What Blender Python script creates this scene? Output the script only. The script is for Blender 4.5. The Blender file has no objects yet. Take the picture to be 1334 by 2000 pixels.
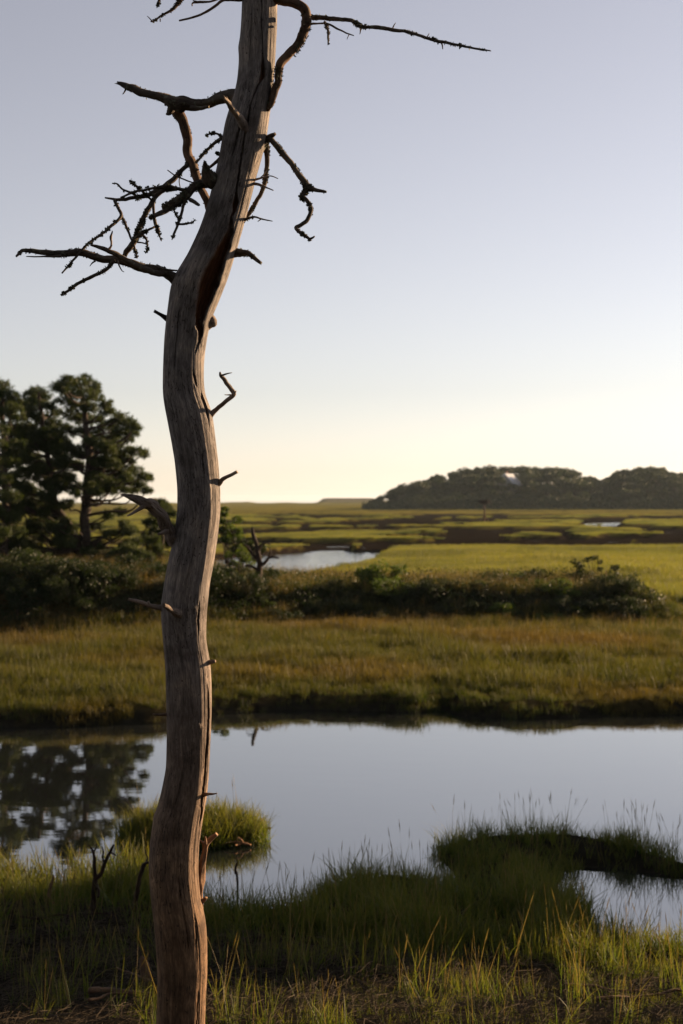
import bpy, math, random
import numpy as np
from mathutils import Vector

random.seed(7)
RNG = np.random.default_rng(11)
D = bpy.data
SC = bpy.context.scene
COL = SC.collection

# ------------------------------------------------------------------ camera, sky, sun, exposure
EYE = 4.0            # metres above the water
FPX = 2778.0         # focal length in photo pixels (50 mm on a 36 mm tall frame of 2000 px)
PCX, PHY = 667.0, 976.0
TREE_D = 6.5
cam_d = D.cameras.new('camera')
cam_d.sensor_fit = 'VERTICAL'
cam_d.sensor_height = 36.0
cam_d.sensor_width = 24.0
cam_d.lens = 50.0
cam_d.shift_y = -(1000.0 - PHY) / 2000.0
cam_d.clip_start = 0.05
cam_d.clip_end = 20000.0
cam_d.dof.use_dof = True
cam_d.dof.focus_distance = TREE_D - 0.08
cam_d.dof.aperture_fstop = 4.0
cam = D.objects.new('camera', cam_d)
COL.objects.link(cam)
cam.location = (0, 0, EYE)
cam.rotation_euler = (math.radians(90), 0, 0)
SC.camera = cam

SUN_AZ, SUN_EL = 56.0, 14.0
world = D.worlds.new('World')
SC.world = world
world.use_nodes = True
wn = world.node_tree
wn.nodes.clear()
w_out = wn.nodes.new('ShaderNodeOutputWorld')
w_bg = wn.nodes.new('ShaderNodeBackground')
w_sky = wn.nodes.new('ShaderNodeTexSky')
w_sky.sky_type = 'NISHITA'
w_sky.sun_disc = False
w_sky.sun_elevation = math.radians(SUN_EL)
w_sky.sun_rotation = math.radians(SUN_AZ)
w_sky.air_density = 0.9
w_sky.dust_density = 0.2
w_sky.ozone_density = 2.0
w_bg.inputs['Strength'].default_value = 0.05
w_hsv = wn.nodes.new('ShaderNodeHueSaturation')
w_hsv.inputs['Saturation'].default_value = 0.50
w_tint = wn.nodes.new('ShaderNodeMix'); w_tint.data_type = 'RGBA'; w_tint.blend_type = 'MULTIPLY'
w_tint.inputs['Factor'].default_value = 1.0
w_tint.inputs[7].default_value = (1.12, 0.98, 0.935, 1)
wn.links.new(w_sky.outputs[0], w_hsv.inputs['Color'])
wn.links.new(w_hsv.outputs[0], w_tint.inputs[6])
wn.links.new(w_tint.outputs[2], w_bg.inputs['Color'])
wn.links.new(w_bg.outputs[0], w_out.inputs['Surface'])

sun_d = D.lights.new('sun', 'SUN')
sun_d.energy = 5.0
sun_d.angle = math.radians(0.6)
sun_d.color = (1.0, 0.68, 0.40)
sun = D.objects.new('sun', sun_d)
COL.objects.link(sun)
_a, _e = math.radians(SUN_AZ), math.radians(SUN_EL)
SUNV = Vector((math.sin(_a) * math.cos(_e), math.cos(_a) * math.cos(_e), math.sin(_e)))
sun.rotation_euler = SUNV.to_track_quat('Z', 'Y').to_euler()
sun.location = (40, 40, 30)

SC.view_settings.view_transform = 'Standard'
SC.view_settings.look = 'None'
SC.view_settings.gamma = 1.0
SC.view_settings.exposure = 1.59
SC.view_settings.use_curve_mapping = False
SC.render.engine = 'CYCLES'
SC.cycles.use_denoising = True
SC.cycles.max_bounces = 7
SC.cycles.diffuse_bounces = 3
SC.cycles.glossy_bounces = 3
SC.cycles.transmission_bounces = 3
SC.cycles.volume_bounces = 0
SC.cycles.transparent_max_bounces = 6
SC.cycles.caustics_reflective = False
SC.cycles.caustics_refractive = False

# ------------------------------------------------------------------ numpy helpers
def P(px, py, d=TREE_D):
    return np.array([(px - PCX) / FPX * d, d, EYE - (py - PHY) / FPX * d])

def G(px, py, h=0.0):
    d = (EYE - h) * FPX / (py - PHY)
    return np.array([(px - PCX) / FPX * d, d])

def sstep(a, b, x):
    t = np.clip((np.asarray(x, float) - a) / (b - a), 0, 1)
    return t * t * (3 - 2 * t)

def _hash(ix, iy, iz, seed):
    n = (ix * 374761393 + iy * 668265263 + iz * 1274126177 + seed * 974634777) & 0x7fffffff
    n = ((n ^ (n >> 13)) * 1274126177) & 0x7fffffff
    n = n ^ (n >> 16)
    return (n & 0xffffff) / float(0xffffff)

def vnoise(p, seed=0):
    p = np.asarray(p, float)
    i = np.floor(p).astype(np.int64)
    f = p - i
    f = f * f * (3 - 2 * f)
    r = 0
    for dx in (0, 1):
        for dy in (0, 1):
            for dz in (0, 1):
                w = (f[..., 0] if dx else 1 - f[..., 0]) * (f[..., 1] if dy else 1 - f[..., 1]) * (f[..., 2] if dz else 1 - f[..., 2])
                r = r + w * _hash(i[..., 0] + dx, i[..., 1] + dy, i[..., 2] + dz, seed)
    return r * 2 - 1

def fbm(p, octaves=4, seed=0):
    p = np.asarray(p, float)
    r, a = 0, 0.5
    for o in range(octaves):
        r = r + a * vnoise(p * (2.03 ** o) + o * 17.3, seed + o)
        a *= 0.5
    return r

def n2(x, y, s, octaves=4, seed=0):
    return fbm(np.stack([np.asarray(x) / s, np.asarray(y) / s, np.zeros_like(np.asarray(x, float)) + 0.37], -1), octaves, seed)

def sdf_poly(poly, x, y):
    """signed distance, negative inside"""
    poly = np.asarray(poly, float)
    x = np.asarray(x, float); y = np.asarray(y, float)
    best = np.full(x.shape, 1e18)
    inside = np.zeros(x.shape, bool)
    n = len(poly)
    for i in range(n):
        ax, ay = poly[i]; bx, by = poly[(i + 1) % n]
        ex, ey = bx - ax, by - ay
        L = ex * ex + ey * ey + 1e-12
        t = np.clip(((x - ax) * ex + (y - ay) * ey) / L, 0, 1)
        dx = x - (ax + ex * t); dy = y - (ay + ey * t)
        best = np.minimum(best, dx * dx + dy * dy)
        c = ((ay > y) != (by > y))
        with np.errstate(divide='ignore', invalid='ignore'):
            xi = ax + (y - ay) * ex / (ey if abs(ey) > 1e-12 else 1e-12)
        inside ^= (c & (x < xi))
    d = np.sqrt(best)
    return np.where(inside, -d, d)

def mesh_from(name, verts, faces_flat, sizes, mats, smooth=True, face_mat=None):
    me = D.meshes.new(name)
    verts = np.asarray(verts, np.float32)
    faces_flat = np.asarray(faces_flat, np.int32)
    sizes = np.asarray(sizes, np.int32)
    me.vertices.add(len(verts)); me.vertices.foreach_set('co', verts.ravel())
    me.loops.add(len(faces_flat)); me.loops.foreach_set('vertex_index', faces_flat)
    me.polygons.add(len(sizes))
    starts = np.zeros(len(sizes), np.int32); starts[1:] = np.cumsum(sizes)[:-1]
    me.polygons.foreach_set('loop_start', starts)
    me.polygons.foreach_set('loop_total', sizes)
    me.polygons.foreach_set('use_smooth', np.full(len(sizes), smooth))
    for m in (mats if isinstance(mats, (list, tuple)) else [mats]):
        me.materials.append(m)
    if face_mat is not None:
        me.polygons.foreach_set('material_index', np.asarray(face_mat, np.int32))
    me.update(calc_edges=True)
    me.validate()
    return me

def tri_mesh(name, verts, tris, mat, smooth=False):
    tris = np.asarray(tris, np.int32)
    return mesh_from(name, verts, tris.ravel(), np.full(len(tris), tris.shape[1]), mat, smooth)

def vattr(me, name, data, kind):
    a = me.attributes.new(name, kind, 'POINT')
    data = np.asarray(data, np.float32)
    if kind == 'FLOAT':
        a.data.foreach_set('value', data.ravel())
    elif kind == 'FLOAT_VECTOR':
        a.data.foreach_set('vector', data.ravel())
    elif kind == 'FLOAT_COLOR':
        if data.shape[1] == 3:
            data = np.concatenate([data, np.ones((len(data), 1), np.float32)], 1)
        a.data.foreach_set('color', data.ravel())
    elif kind == 'INT':
        a.data.foreach_set('value', data.astype(np.int32).ravel())

def link(name, me, parent=None, loc=None):
    o = D.objects.new(name, me)
    COL.objects.link(o)
    if parent is not None:
        o.parent = parent
        o.matrix_parent_inverse.identity()
    if loc is not None:
        o.location = loc
    return o

def tag(o, label, cat, group=None, kind=None):
    o['label'] = label
    o['category'] = cat
    if group: o['group'] = group
    if kind: o['kind'] = kind
    return o

def thing(name, loc, label, cat, group=None):
    o = D.objects.new(name, None)
    COL.objects.link(o)
    o.empty_display_size = 0.2
    o.location = loc
    return tag(o, label, cat, group)

def copy_tree(o, parent=None):
    c = o.copy()
    COL.objects.link(c)
    if parent is not None:
        c.parent = parent
    for ch in o.children:
        copy_tree(ch, c)
    return c

# ------------------------------------------------------------------ materials
def mat_new(name):
    m = D.materials.new(name)
    m.use_nodes = True
    nt = m.node_tree
    nt.nodes.clear()
    out = nt.nodes.new('ShaderNodeOutputMaterial')
    return m, nt, out

def N(nt, kind, **kw):
    n = nt.nodes.new(kind)
    for k, v in kw.items():
        if hasattr(n, k) and k not in n.inputs:
            setattr(n, k, v)
        else:
            n.inputs[k].default_value = v
    return n

def ramp(nt, stops, fac):
    r = nt.nodes.new('ShaderNodeValToRGB')
    el = r.color_ramp.elements
    while len(el) > 1: el.remove(el[-1])
    el[0].position = stops[0][0]; el[0].color = (*stops[0][1], 1)
    for p, c in stops[1:]:
        e = el.new(p); e.color = (*c, 1)
    nt.links.new(fac, r.inputs['Fac'])
    return r.outputs['Color']

def mixc(nt, fac, a, b, blend='MIX'):
    m = nt.nodes.new('ShaderNodeMix')
    m.data_type = 'RGBA'; m.blend_type = blend
    for sock, v in ((m.inputs['Factor'], fac), (m.inputs[6], a), (m.inputs[7], b)):
        if isinstance(v, (int, float)): sock.default_value = v
        elif isinstance(v, tuple): sock.default_value = (*v, 1)
        else: nt.links.new(v, sock)
    return m.outputs[2]

def mathn(nt, op, a, b=None, clamp=False):
    m = nt.nodes.new('ShaderNodeMath'); m.operation = op; m.use_clamp = clamp
    for i, v in enumerate((a, b)):
        if v is None: continue
        if isinstance(v, (int, float)): m.inputs[i].default_value = v
        else: nt.links.new(v, m.inputs[i])
    return m.outputs[0]

def noise_tex(nt, vec, scale, detail=4, rough=0.55, dist=0.0):
    t = nt.nodes.new('ShaderNodeTexNoise')
    t.inputs['Scale'].default_value = scale
    t.inputs['Detail'].default_value = detail
    t.inputs['Roughness'].default_value = rough
    t.inputs['Distortion'].default_value = dist
    if vec is not None: nt.links.new(vec, t.inputs['Vector'])
    return t.outputs[0]

def wood_mat(name, dark, mid, light, inner=(0.15, 0.06, 0.022), bump=0.5, grain=1.0, lichen=0.0):
    """weathered bare wood: 'grain' attribute = (across, across, along*0.06), 'cavity' = exposed inner wood"""
    m, nt, out = mat_new(name)
    L = nt.links.new
    g = nt.nodes.new('ShaderNodeAttribute'); g.attribute_name = 'grain'
    cv = nt.nodes.new('ShaderNodeAttribute'); cv.attribute_name = 'cavity'
    tc = nt.nodes.new('ShaderNodeTexCoord')
    fine = noise_tex(nt, g.outputs['Vector'], 190 * grain, 6, 0.75)
    coarse = noise_tex(nt, g.outputs['Vector'], 42 * grain, 5, 0.7, 0.6)
    blot = noise_tex(nt, tc.outputs['Object'], 7, 5, 0.6)
    f = mathn(nt, 'ADD', mathn(nt, 'MULTIPLY', fine, 0.5), mathn(nt, 'MULTIPLY', coarse, 0.5))
    c = ramp(nt, [(0.30, dark), (0.5, mid), (0.70, light)], f)
    b = ramp(nt, [(0.30, (0.42, 0.39, 0.37)), (0.50, (0.95, 0.95, 0.96)), (0.72, (1.45, 1.38, 1.28))], blot)
    c = mixc(nt, 1.0, c, b, 'MULTIPLY')
    # warm bounced light painted into the wood colour: browner lower on the stem
    sep = nt.nodes.new('ShaderNodeSeparateXYZ'); geo = nt.nodes.new('ShaderNodeNewGeometry')
    L(geo.outputs['Position'], sep.inputs[0])
    zz = nt.nodes.new('ShaderNodeMapRange'); zz.inputs[1].default_value = 3.6; zz.inputs[2].default_value = 2.0
    L(sep.outputs[2], zz.inputs[0])
    low = mixc(nt, mathn(nt, 'MULTIPLY', blot, 1.3, True), (0.80, 0.50, 0.27), (1.05, 0.70, 0.38))
    c = mixc(nt, mathn(nt, 'MULTIPLY', zz.outputs[0], 0.9), c, mixc(nt, 1.0, c, low, 'MULTIPLY'))
    # beetle holes and dark checks
    vo = nt.nodes.new('ShaderNodeTexVoronoi'); vo.inputs['Scale'].default_value = 26; L(tc.outputs['Object'], vo.inputs['Vector'])
    hole = mathn(nt, 'LESS_THAN', vo.outputs['Distance'], mathn(nt, 'MULTIPLY', blot, 0.17))
    crk = noise_tex(nt, g.outputs['Vector'], 60 * grain, 3, 0.5)
    crk = mathn(nt, 'ABSOLUTE', mathn(nt, 'SUBTRACT', crk, 0.5))
    crk = mathn(nt, 'MULTIPLY', mathn(nt, 'LESS_THAN', crk, 0.014), mathn(nt, 'GREATER_THAN', noise_tex(nt, tc.outputs['Object'], 6, 2), 0.50))
    dk = mathn(nt, 'MAXIMUM', hole, crk)
    c = mixc(nt, mathn(nt, 'MULTIPLY', dk, 0.75), c, (0.02, 0.014, 0.01))
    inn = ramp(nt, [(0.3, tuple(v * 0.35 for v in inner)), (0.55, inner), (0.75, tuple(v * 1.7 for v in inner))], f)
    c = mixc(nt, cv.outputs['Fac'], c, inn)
    if lichen > 0:
        ln = noise_tex(nt, tc.outputs['Object'], 38, 4, 0.6)
        lm = mathn(nt, 'MULTIPLY', mathn(nt, 'GREATER_THAN', ln, 0.60), lichen)
        c = mixc(nt, lm, c, (0.17, 0.18, 0.12))
    bs = N(nt, 'ShaderNodeBsdfPrincipled', Roughness=0.85)
    bs.inputs['Specular IOR Level'].default_value = 0.25
    L(c, bs.inputs['Base Color'])
    hgt = mathn(nt, 'SUBTRACT', f, mathn(nt, 'MULTIPLY', dk, 0.6))
    bp = nt.nodes.new('ShaderNodeBump'); bp.inputs['Strength'].default_value = bump; bp.inputs['Distance'].default_value = 0.008
    L(hgt, bp.inputs['Height']); L(bp.outputs[0], bs.inputs['Normal'])
    L(bs.outputs[0], out.inputs['Surface'])
    return m

def leaf_mat(name, cols, trans=0.45, var_scale=0.6, tip=None, tipamt=0.0, rough=0.6, zone=None, rnd=0.6, spec=0.3):
    """foliage: per-instance and per-place colour variation, light passes through the blades"""
    m, nt, out = mat_new(name)
    L = nt.links.new
    geo = nt.nodes.new('ShaderNodeNewGeometry')
    oi = nt.nodes.new('ShaderNodeObjectInfo')
    v = nt.nodes.new('ShaderNodeAttribute'); v.attribute_name = 'var'
    nz = noise_tex(nt, geo.outputs['Position'], var_scale, 4, 0.6)
    f = mathn(nt, 'ADD', mathn(nt, 'MULTIPLY', v.outputs['Fac'], 0.6), mathn(nt, 'MULTIPLY', oi.outputs['Random'], 0.25 * rnd))
    f = mathn(nt, 'ADD', f, mathn(nt, 'MULTIPLY', mathn(nt, 'SUBTRACT', nz, 0.34), 0.9))
    f = mathn(nt, 'MULTIPLY', f, 0.9, True)
    k = len(cols)
    c = ramp(nt, [(i / (k - 1), cc) for i, cc in enumerate(cols)], f)
    if zone is not None:
        zn = noise_tex(nt, geo.outputs['Position'], zone[0], 3, 0.5)
        zm = nt.nodes.new('ShaderNodeMapRange'); zm.inputs[1].default_value = zone[1]; zm.inputs[2].default_value = zone[2]
        L(zn, zm.inputs[0])
        c = mixc(nt, zm.outputs[0], c, zone[3])
    if tip is not None:
        t = nt.nodes.new('ShaderNodeAttribute'); t.attribute_name = 'tip'
        c = mixc(nt, mathn(nt, 'MULTIPLY', t.outputs['Fac'], tipamt), c, tip)
    df = N(nt, 'ShaderNodeBsdfPrincipled', Roughness=rough)
    df.inputs['Specular IOR Level'].default_value = spec
    tr = nt.nodes.new('ShaderNodeBsdfTranslucent')
    L(c, df.inputs['Base Color'])
    L(mixc(nt, 1.0, c, (1.5, 1.45, 0.7), 'MULTIPLY'), tr.inputs['Color'])
    mx = nt.nodes.new('ShaderNodeMixShader'); mx.inputs[0].default_value = trans
    L(df.outputs[0], mx.inputs[1]); L(tr.outputs[0], mx.inputs[2])
    L(mx.outputs[0], out.inputs['Surface'])
    return m

def plain_mat(name, col, rough=0.8, noise=12, amt=0.35, bump=0.2, dist=0.01, spec=0.3):
    m, nt, out = mat_new(name)
    tc = nt.nodes.new('ShaderNodeTexCoord')
    nz = noise_tex(nt, tc.outputs['Object'], noise, 5, 0.6)
    c = ramp(nt, [(0.3, tuple(x * (1 - amt) for x in col)), (0.7, tuple(x * (1 + amt) for x in col))], nz)
    b = N(nt, 'ShaderNodeBsdfPrincipled', Roughness=rough)
    b.inputs['Specular IOR Level'].default_value = spec
    nt.links.new(c, b.inputs['Base Color'])
    bp = nt.nodes.new('ShaderNodeBump'); bp.inputs['Strength'].default_value = bump; bp.inputs['Distance'].default_value = dist
    nt.links.new(nz, bp.inputs['Height']); nt.links.new(bp.outputs[0], b.inputs['Normal'])
    nt.links.new(b.outputs[0], out.inputs['Surface'])
    return m

M = {}
M['trunk'] = wood_mat('weathered_wood', (0.034, 0.030, 0.027), (0.155, 0.135, 0.121), (0.40, 0.35, 0.31), bump=0.8)
M['limb'] = wood_mat('barky_limb_wood', (0.0312, 0.0234, 0.01872), (0.0858, 0.0663, 0.0507), (0.1716, 0.1365, 0.1053), bump=0.8, grain=1.6, lichen=0.6)
M['orange_lit_limb'] = wood_mat('limb_wood_painted_orange_light', (0.04, 0.024, 0.016), (0.12, 0.068, 0.04), (0.216, 0.128, 0.072), bump=0.8, grain=1.4, lichen=0.25)  # orange of the warm bounced light put into the limb colour
M['pale_limb'] = wood_mat('bleached_limb_wood', (0.0845, 0.06338, 0.0507), (0.2197, 0.1733, 0.1395), (0.3549, 0.2873, 0.2366), bump=0.6, grain=1.5)
M['driftwood'] = wood_mat('driftwood', (0.04, 0.0325, 0.0275), (0.12, 0.1, 0.085), (0.2, 0.175, 0.15), bump=0.6, grain=1.3)
M['blackwood'] = wood_mat('damp_dead_wood', (0.01, 0.008, 0.0065), (0.0275, 0.021, 0.0165), (0.055, 0.0425, 0.033), bump=0.6, grain=1.3)
M['pine_bark'] = plain_mat('pine_bark', (0.0375, 0.026, 0.019), 0.9, 9, 0.5, 0.6, 0.03)
M['lichen'] = plain_mat('grey_green_lichen', (0.078, 0.084, 0.051), 0.95, 60, 0.4)
M['needles'] = leaf_mat('pine_needles', [(0.0162, 0.0288, 0.009), (0.0315, 0.0468, 0.0126), (0.0585, 0.0702, 0.018)], 0.38, 0.9)
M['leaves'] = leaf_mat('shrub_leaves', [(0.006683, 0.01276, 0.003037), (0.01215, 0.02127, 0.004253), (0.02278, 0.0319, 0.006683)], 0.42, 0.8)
M['leaves_bright'] = leaf_mat('young_leaves', [(0.0238, 0.04462, 0.00714), (0.04462, 0.0714, 0.0119), (0.06545, 0.08925, 0.01785)], 0.5, 0.8)
M['wood_far'] = leaf_mat('distant_tree_leaves', [(0.007, 0.014, 0.006), (0.016, 0.028, 0.010), (0.036, 0.052, 0.017)], 0.25, 0.16, rnd=1.4)
M['grass_near'] = leaf_mat('bank_grass', [(0.02024, 0.046, 0.00736), (0.03864, 0.069, 0.0092), (0.0644, 0.08464, 0.01288), (0.1012, 0.0874, 0.023)], 0.50, 0.9, tip=(0.184, 0.138, 0.046), tipamt=0.5)
M['grass_far'] = leaf_mat('meadow_grass', [(0.009139, 0.0235, 0.0034), (0.02132, 0.03966, 0.00476), (0.03656, 0.04553, 0.0068), (0.0594, 0.04847, 0.00952)], 0.50, 0.45, tip=(0.1066, 0.07711, 0.0204), tipamt=0.45, zone=(0.16, 0.48, 0.66, (0.06093, 0.0426, 0.0102)))
M['grass_marsh'] = leaf_mat('salt_marsh_grass', [(0.02812, 0.05916, 0.01), (0.06562, 0.09384, 0.014), (0.1125, 0.1224, 0.022), (0.15, 0.1275, 0.03)], 0.50, 0.07, tip=(0.2062, 0.1683, 0.05), tipamt=0.4, zone=(0.09, 0.48, 0.58, (0.0225, 0.04488, 0.008)))
M['straw'] = leaf_mat('dead_straw', [(0.02856, 0.0232, 0.01785), (0.06426, 0.05176, 0.03748), (0.1428, 0.1178, 0.08925)], 0.10, 3.0, rough=0.95, spec=0.02)
M['stalk'] = leaf_mat('dry_seed_stalk', [(0.096, 0.072, 0.03), (0.15, 0.114, 0.048), (0.204, 0.156, 0.072)], 0.35, 3.0)

# ground: colour by kind of soil (stored per vertex), fine relief from noise
def ground_material():
    m, nt, out = mat_new('marsh_ground')
    L = nt.links.new
    a = nt.nodes.new('ShaderNodeAttribute'); a.attribute_name = 'soil'
    geo = nt.nodes.new('ShaderNodeNewGeometry')
    n1 = noise_tex(nt, geo.outputs['Position'], 6, 6, 0.65)
    n0 = noise_tex(nt, geo.outputs['Position'], 0.35, 5, 0.6)
    c = mixc(nt, 1.0, a.outputs['Color'], ramp(nt, [(0.3, (0.45, 0.45, 0.45)), (0.7, (1.5, 1.5, 1.5))], n1), 'MULTIPLY')
    c = mixc(nt, 1.0, c, ramp(nt, [(0.35, (0.75, 0.78, 0.7)), (0.65, (1.22, 1.18, 1.2))], n0), 'MULTIPLY')
    b = N(nt, 'ShaderNodeBsdfPrincipled', Roughness=0.95)
    b.inputs['Specular IOR Level'].default_value = 0.0
    L(c, b.inputs['Base Color'])
    bp = nt.nodes.new('ShaderNodeBump'); bp.inputs['Strength'].default_value = 0.6; bp.inputs['Distance'].default_value = 0.06
    L(n1, bp.inputs['Height']); L(bp.outputs[0], b.inputs['Normal'])
    L(b.outputs[0], out.inputs['Surface'])
    return m
M['ground'] = ground_material()

def water_material():
    m, nt, out = mat_new('still_water')
    L = nt.links.new
    geo = nt.nodes.new('ShaderNodeNewGeometry')
    sep = nt.nodes.new('ShaderNodeSeparateXYZ'); L(geo.outputs['Position'], sep.inputs[0])
    mp = nt.nodes.new('ShaderNodeMapping'); mp.inputs['Scale'].default_value = (0.6, 1.6, 1.0)
    L(geo.outputs['Position'], mp.inputs['Vector'])
    n1 = noise_tex(nt, mp.outputs[0], 2.2, 3, 0.5)
    n2_ = noise_tex(nt, mp.outputs[0], 0.5, 2, 0.5)
    # breezy patches ripple a little more; the open creek beyond the bank ripples clearly
    far = nt.nodes.new('ShaderNodeMapRange'); far.inputs[1].default_value = 48; far.inputs[2].default_value = 70
    L(sep.outputs[1], far.inputs[0])
    patch = noise_tex(nt, geo.outputs['Position'], 0.16, 2, 0.5)
    amp = mathn(nt, 'ADD', mathn(nt, 'MULTIPLY', patch, 0.0013), mathn(nt, 'MULTIPLY', far.outputs[0], 0.03))
    hgt = mathn(nt, 'MULTIPLY', mathn(nt, 'ADD', n1, n2_), amp)
    bp = nt.nodes.new('ShaderNodeBump'); bp.inputs['Strength'].default_value = 1.0; bp.inputs['Distance'].default_value = 1.0
    L(hgt, bp.inputs['Height'])
    b = N(nt, 'ShaderNodeBsdfPrincipled', Roughness=0.015, IOR=1.34)
    b.inputs['Base Color'].default_value = (0.012, 0.014, 0.013, 1)
    L(bp.outputs[0], b.inputs['Normal'])
    gl = nt.nodes.new('ShaderNodeBsdfGlossy'); gl.inputs['Roughness'].default_value = 0.015
    gl.inputs['Color'].default_value = (0.95, 0.96, 0.95, 1)
    L(bp.outputs[0], gl.inputs['Normal'])
    mx = nt.nodes.new('ShaderNodeMixShader'); mx.inputs[0].default_value = 0.33
    L(b.outputs[0], mx.inputs[1]); L(gl.outputs[0], mx.inputs[2])
    L(mx.outputs[0], out.inputs['Surface'])
    return m
M['water'] = water_material()

# ------------------------------------------------------------------ terrain
FAR_SHORE = [(-700, 1436), (-300, 1424), (0, 1420), (150, 1419), (320, 1412), (420, 1396), (560, 1386), (700, 1389), (835, 1392), (858, 1381), (885, 1394), (1000, 1403), (1100, 1402), (1220, 1397), (1334, 1396), (1600, 1400)]
NEAR_SHORE = [(-700, 1725), (-200, 1715), (0, 1712), (80, 1714), (108, 1748), (142, 1748), (165, 1708), (290, 1692), (330, 1722), (400, 1780), (470, 1787), (560, 1777), (620, 1760), (655, 1728), (720, 1708), (800, 1708), (860, 1732), (902, 1745), (884, 1706), (848, 1672), (858, 1652), (900, 1640), (1000, 1632), (1100, 1630), (1200, 1641), (1334, 1682), (1450, 1700), (1700, 1712)]
POOL = [(1103, 1704), (1128, 1690), (1230, 1696), (1334, 1712), (1450, 1728), (1560, 1775), (1560, 1845), (1500, 1866), (1334, 1878), (1270, 1880), (1200, 1856), (1150, 1824), (1110, 1780), (1096, 1738)]
ISLET = [(240, 1622), (320, 1610), (420, 1609), (495, 1615), (524, 1630), (505, 1643), (430, 1651), (300, 1658), (240, 1643)]
CREEK = [(440, 1190), (580, 1150), (700, 1116), (738, 1092), (742, 1080), (640, 1076), (560, 1081), (480, 1085), (420, 1095), (360, 1110), (330, 1150)]
POOL2 = [(1140, 1025), (1160, 1022), (1205, 1021), (1212, 1024), (1200, 1028), (1146, 1028)]
POOL3 = [(520, 1034), (540, 1033), (550, 1034), (540, 1036), (524, 1036)]

pond_poly = [(-26, 25.5)] + [tuple(G(*p)) for p in FAR_SHORE] + [(11.5, 24.0), (12.5, 21.0), (11.5, 18.0), (9.0, 16.0)] + [tuple(G(*p, 0.03)) for p in NEAR_SHORE[::-1]] + [(-26, 15.5)]
pool_poly = [tuple(G(*p, 0.03)) for p in POOL]
islet_poly = [tuple(G(*p, 0.03)) for p in ISLET]
creek_poly = [tuple(G(*p)) for p in CREEK]
pool2_poly = [tuple(G(*p)) for p in POOL2]
pool3_poly = [tuple(G(*p)) for p in POOL3]

def pond_sd(x, y):
    """positive on land"""
    s = np.minimum(sdf_poly(pond_poly, x, y), sdf_poly(pool_poly, x, y))
    isl = -sdf_poly(islet_poly, x, y)
    s = np.maximum(s, isl)
    return s + 0.10 * n2(x, y, 0.7, 3, 5)

HILL_PX = [(600, 984), (714, 982), (735, 970), (760, 956), (790, 941), (850, 925), (900, 912), (960, 906), (1050, 906), (1110, 909), (1150, 926), (1180, 930), (1210, 914), (1260, 908), (1300, 911), (1334, 918), (1500, 915), (1800, 930)]
HD = 545.0
hill_x = [(p[0] - PCX) / FPX * HD for p in HILL_PX]
hill_z = [max(EYE + (PHY - p[1]) / FPX * HD - 8.0, 0.0) for p in HILL_PX]

MARSH_CREEKS = [([(500, 1058), (600, 1064), (700, 1058), (790, 1062), (860, 1066), (1010, 1062), (1040, 1055), (1160, 1052), (1290, 1050), (1420, 1056)], 7.5),
                ([(440, 1042), (560, 1036), (680, 1034), (780, 1032), (880, 1034), (930, 1040), (1010, 1037)], 9.5),
                ([(470, 1023), (620, 1027), (740, 1022), (820, 1016), (900, 1020)], 13.0),
                ([(1030, 1016), (1100, 1013), (1220, 1014), (1334, 1010), (1450, 1012)], 15.0),
                ([(690, 1009), (800, 1010), (900, 1006), (1000, 1008)], 16.0)]
def marsh_channels(x, y):
    wx = x + 7 * n2(x, y, 20, 3, 21); wy = y + 12 * n2(x, y, 26, 3, 22)
    r = n2(wx, wy * 0.75, 14, 4, 23) + 0.06 * n2(x, y, 2.4, 2, 35)
    thr = np.interp(y, [100, 150, 300, 420], [-0.10, -0.03, -0.02, -0.12])
    c = 1 - sstep(thr - 0.012, thr + 0.012, r)
    r2 = np.abs(n2(wx + 300, wy * 0.7, 15, 2, 27))
    c = np.maximum(c, (1 - sstep(0.03, 0.045, r2)) * sstep(100, 120, y))
    for (line, hw) in MARSH_CREEKS:
        pts = [G(px_, py_, 0.3) for px_, py_ in line]
        dd = np.full(np.shape(x), 1e9)
        for p, q in zip(pts[:-1], pts[1:]):
            ex, ey = q - p
            t = np.clip(((x - p[0]) * ex + (y - p[1]) * ey) / (ex * ex + ey * ey), 0, 1)
            dd = np.minimum(dd, np.hypot(x - p[0] - ex * t, y - p[1] - ey * t))
        dd = dd + hw * 1.15 * n2(x, y, 10, 3, 33) + 2.6 * n2(x, y, 2.6, 3, 34)
        c = np.maximum(c, 1 - sstep(hw * 0.92, hw * 1.05, dd))
    gate = sstep(104, 112, y + 0.5 * np.maximum(-x, 0)) * (1 - sstep(420, 480, y))
    c = 0.6 * c * gate
    for poly, soft in ((creek_poly, 1.2), (pool2_poly, 1.2), (pool3_poly, 0.8)):
        c = np.maximum(c, 1 - sstep(-0.3, soft, sdf_poly(poly, x, y) + 0.8 * n2(x, y, 4, 3, 28)))
    return c

def berm_height(x, y):
    top = np.interp(x, [-40, -14, -7, -3, 2, 6, 8.5, 9.3, 10.1], [1.75, 1.75, 1.6, 1.1, 0.98, 1.02, 1.02, 0.8, 0.0]) + 0.10 * n2(x, y, 3, 3, 31)
    f0 = 40.6 + 0.6 * n2(x, y * 0, 6, 2, 33) - np.interp(x, [-20, -8, -4, 0], [5.0, 4.4, 2.4, 0.3])
    back = np.interp(x, [-20, -6, -2, 2], [62, 58, 50, 48.5])
    return top * sstep(f0, f0 + 2.2, y) * (1 - sstep(back, back + 4.5, y))

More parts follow.
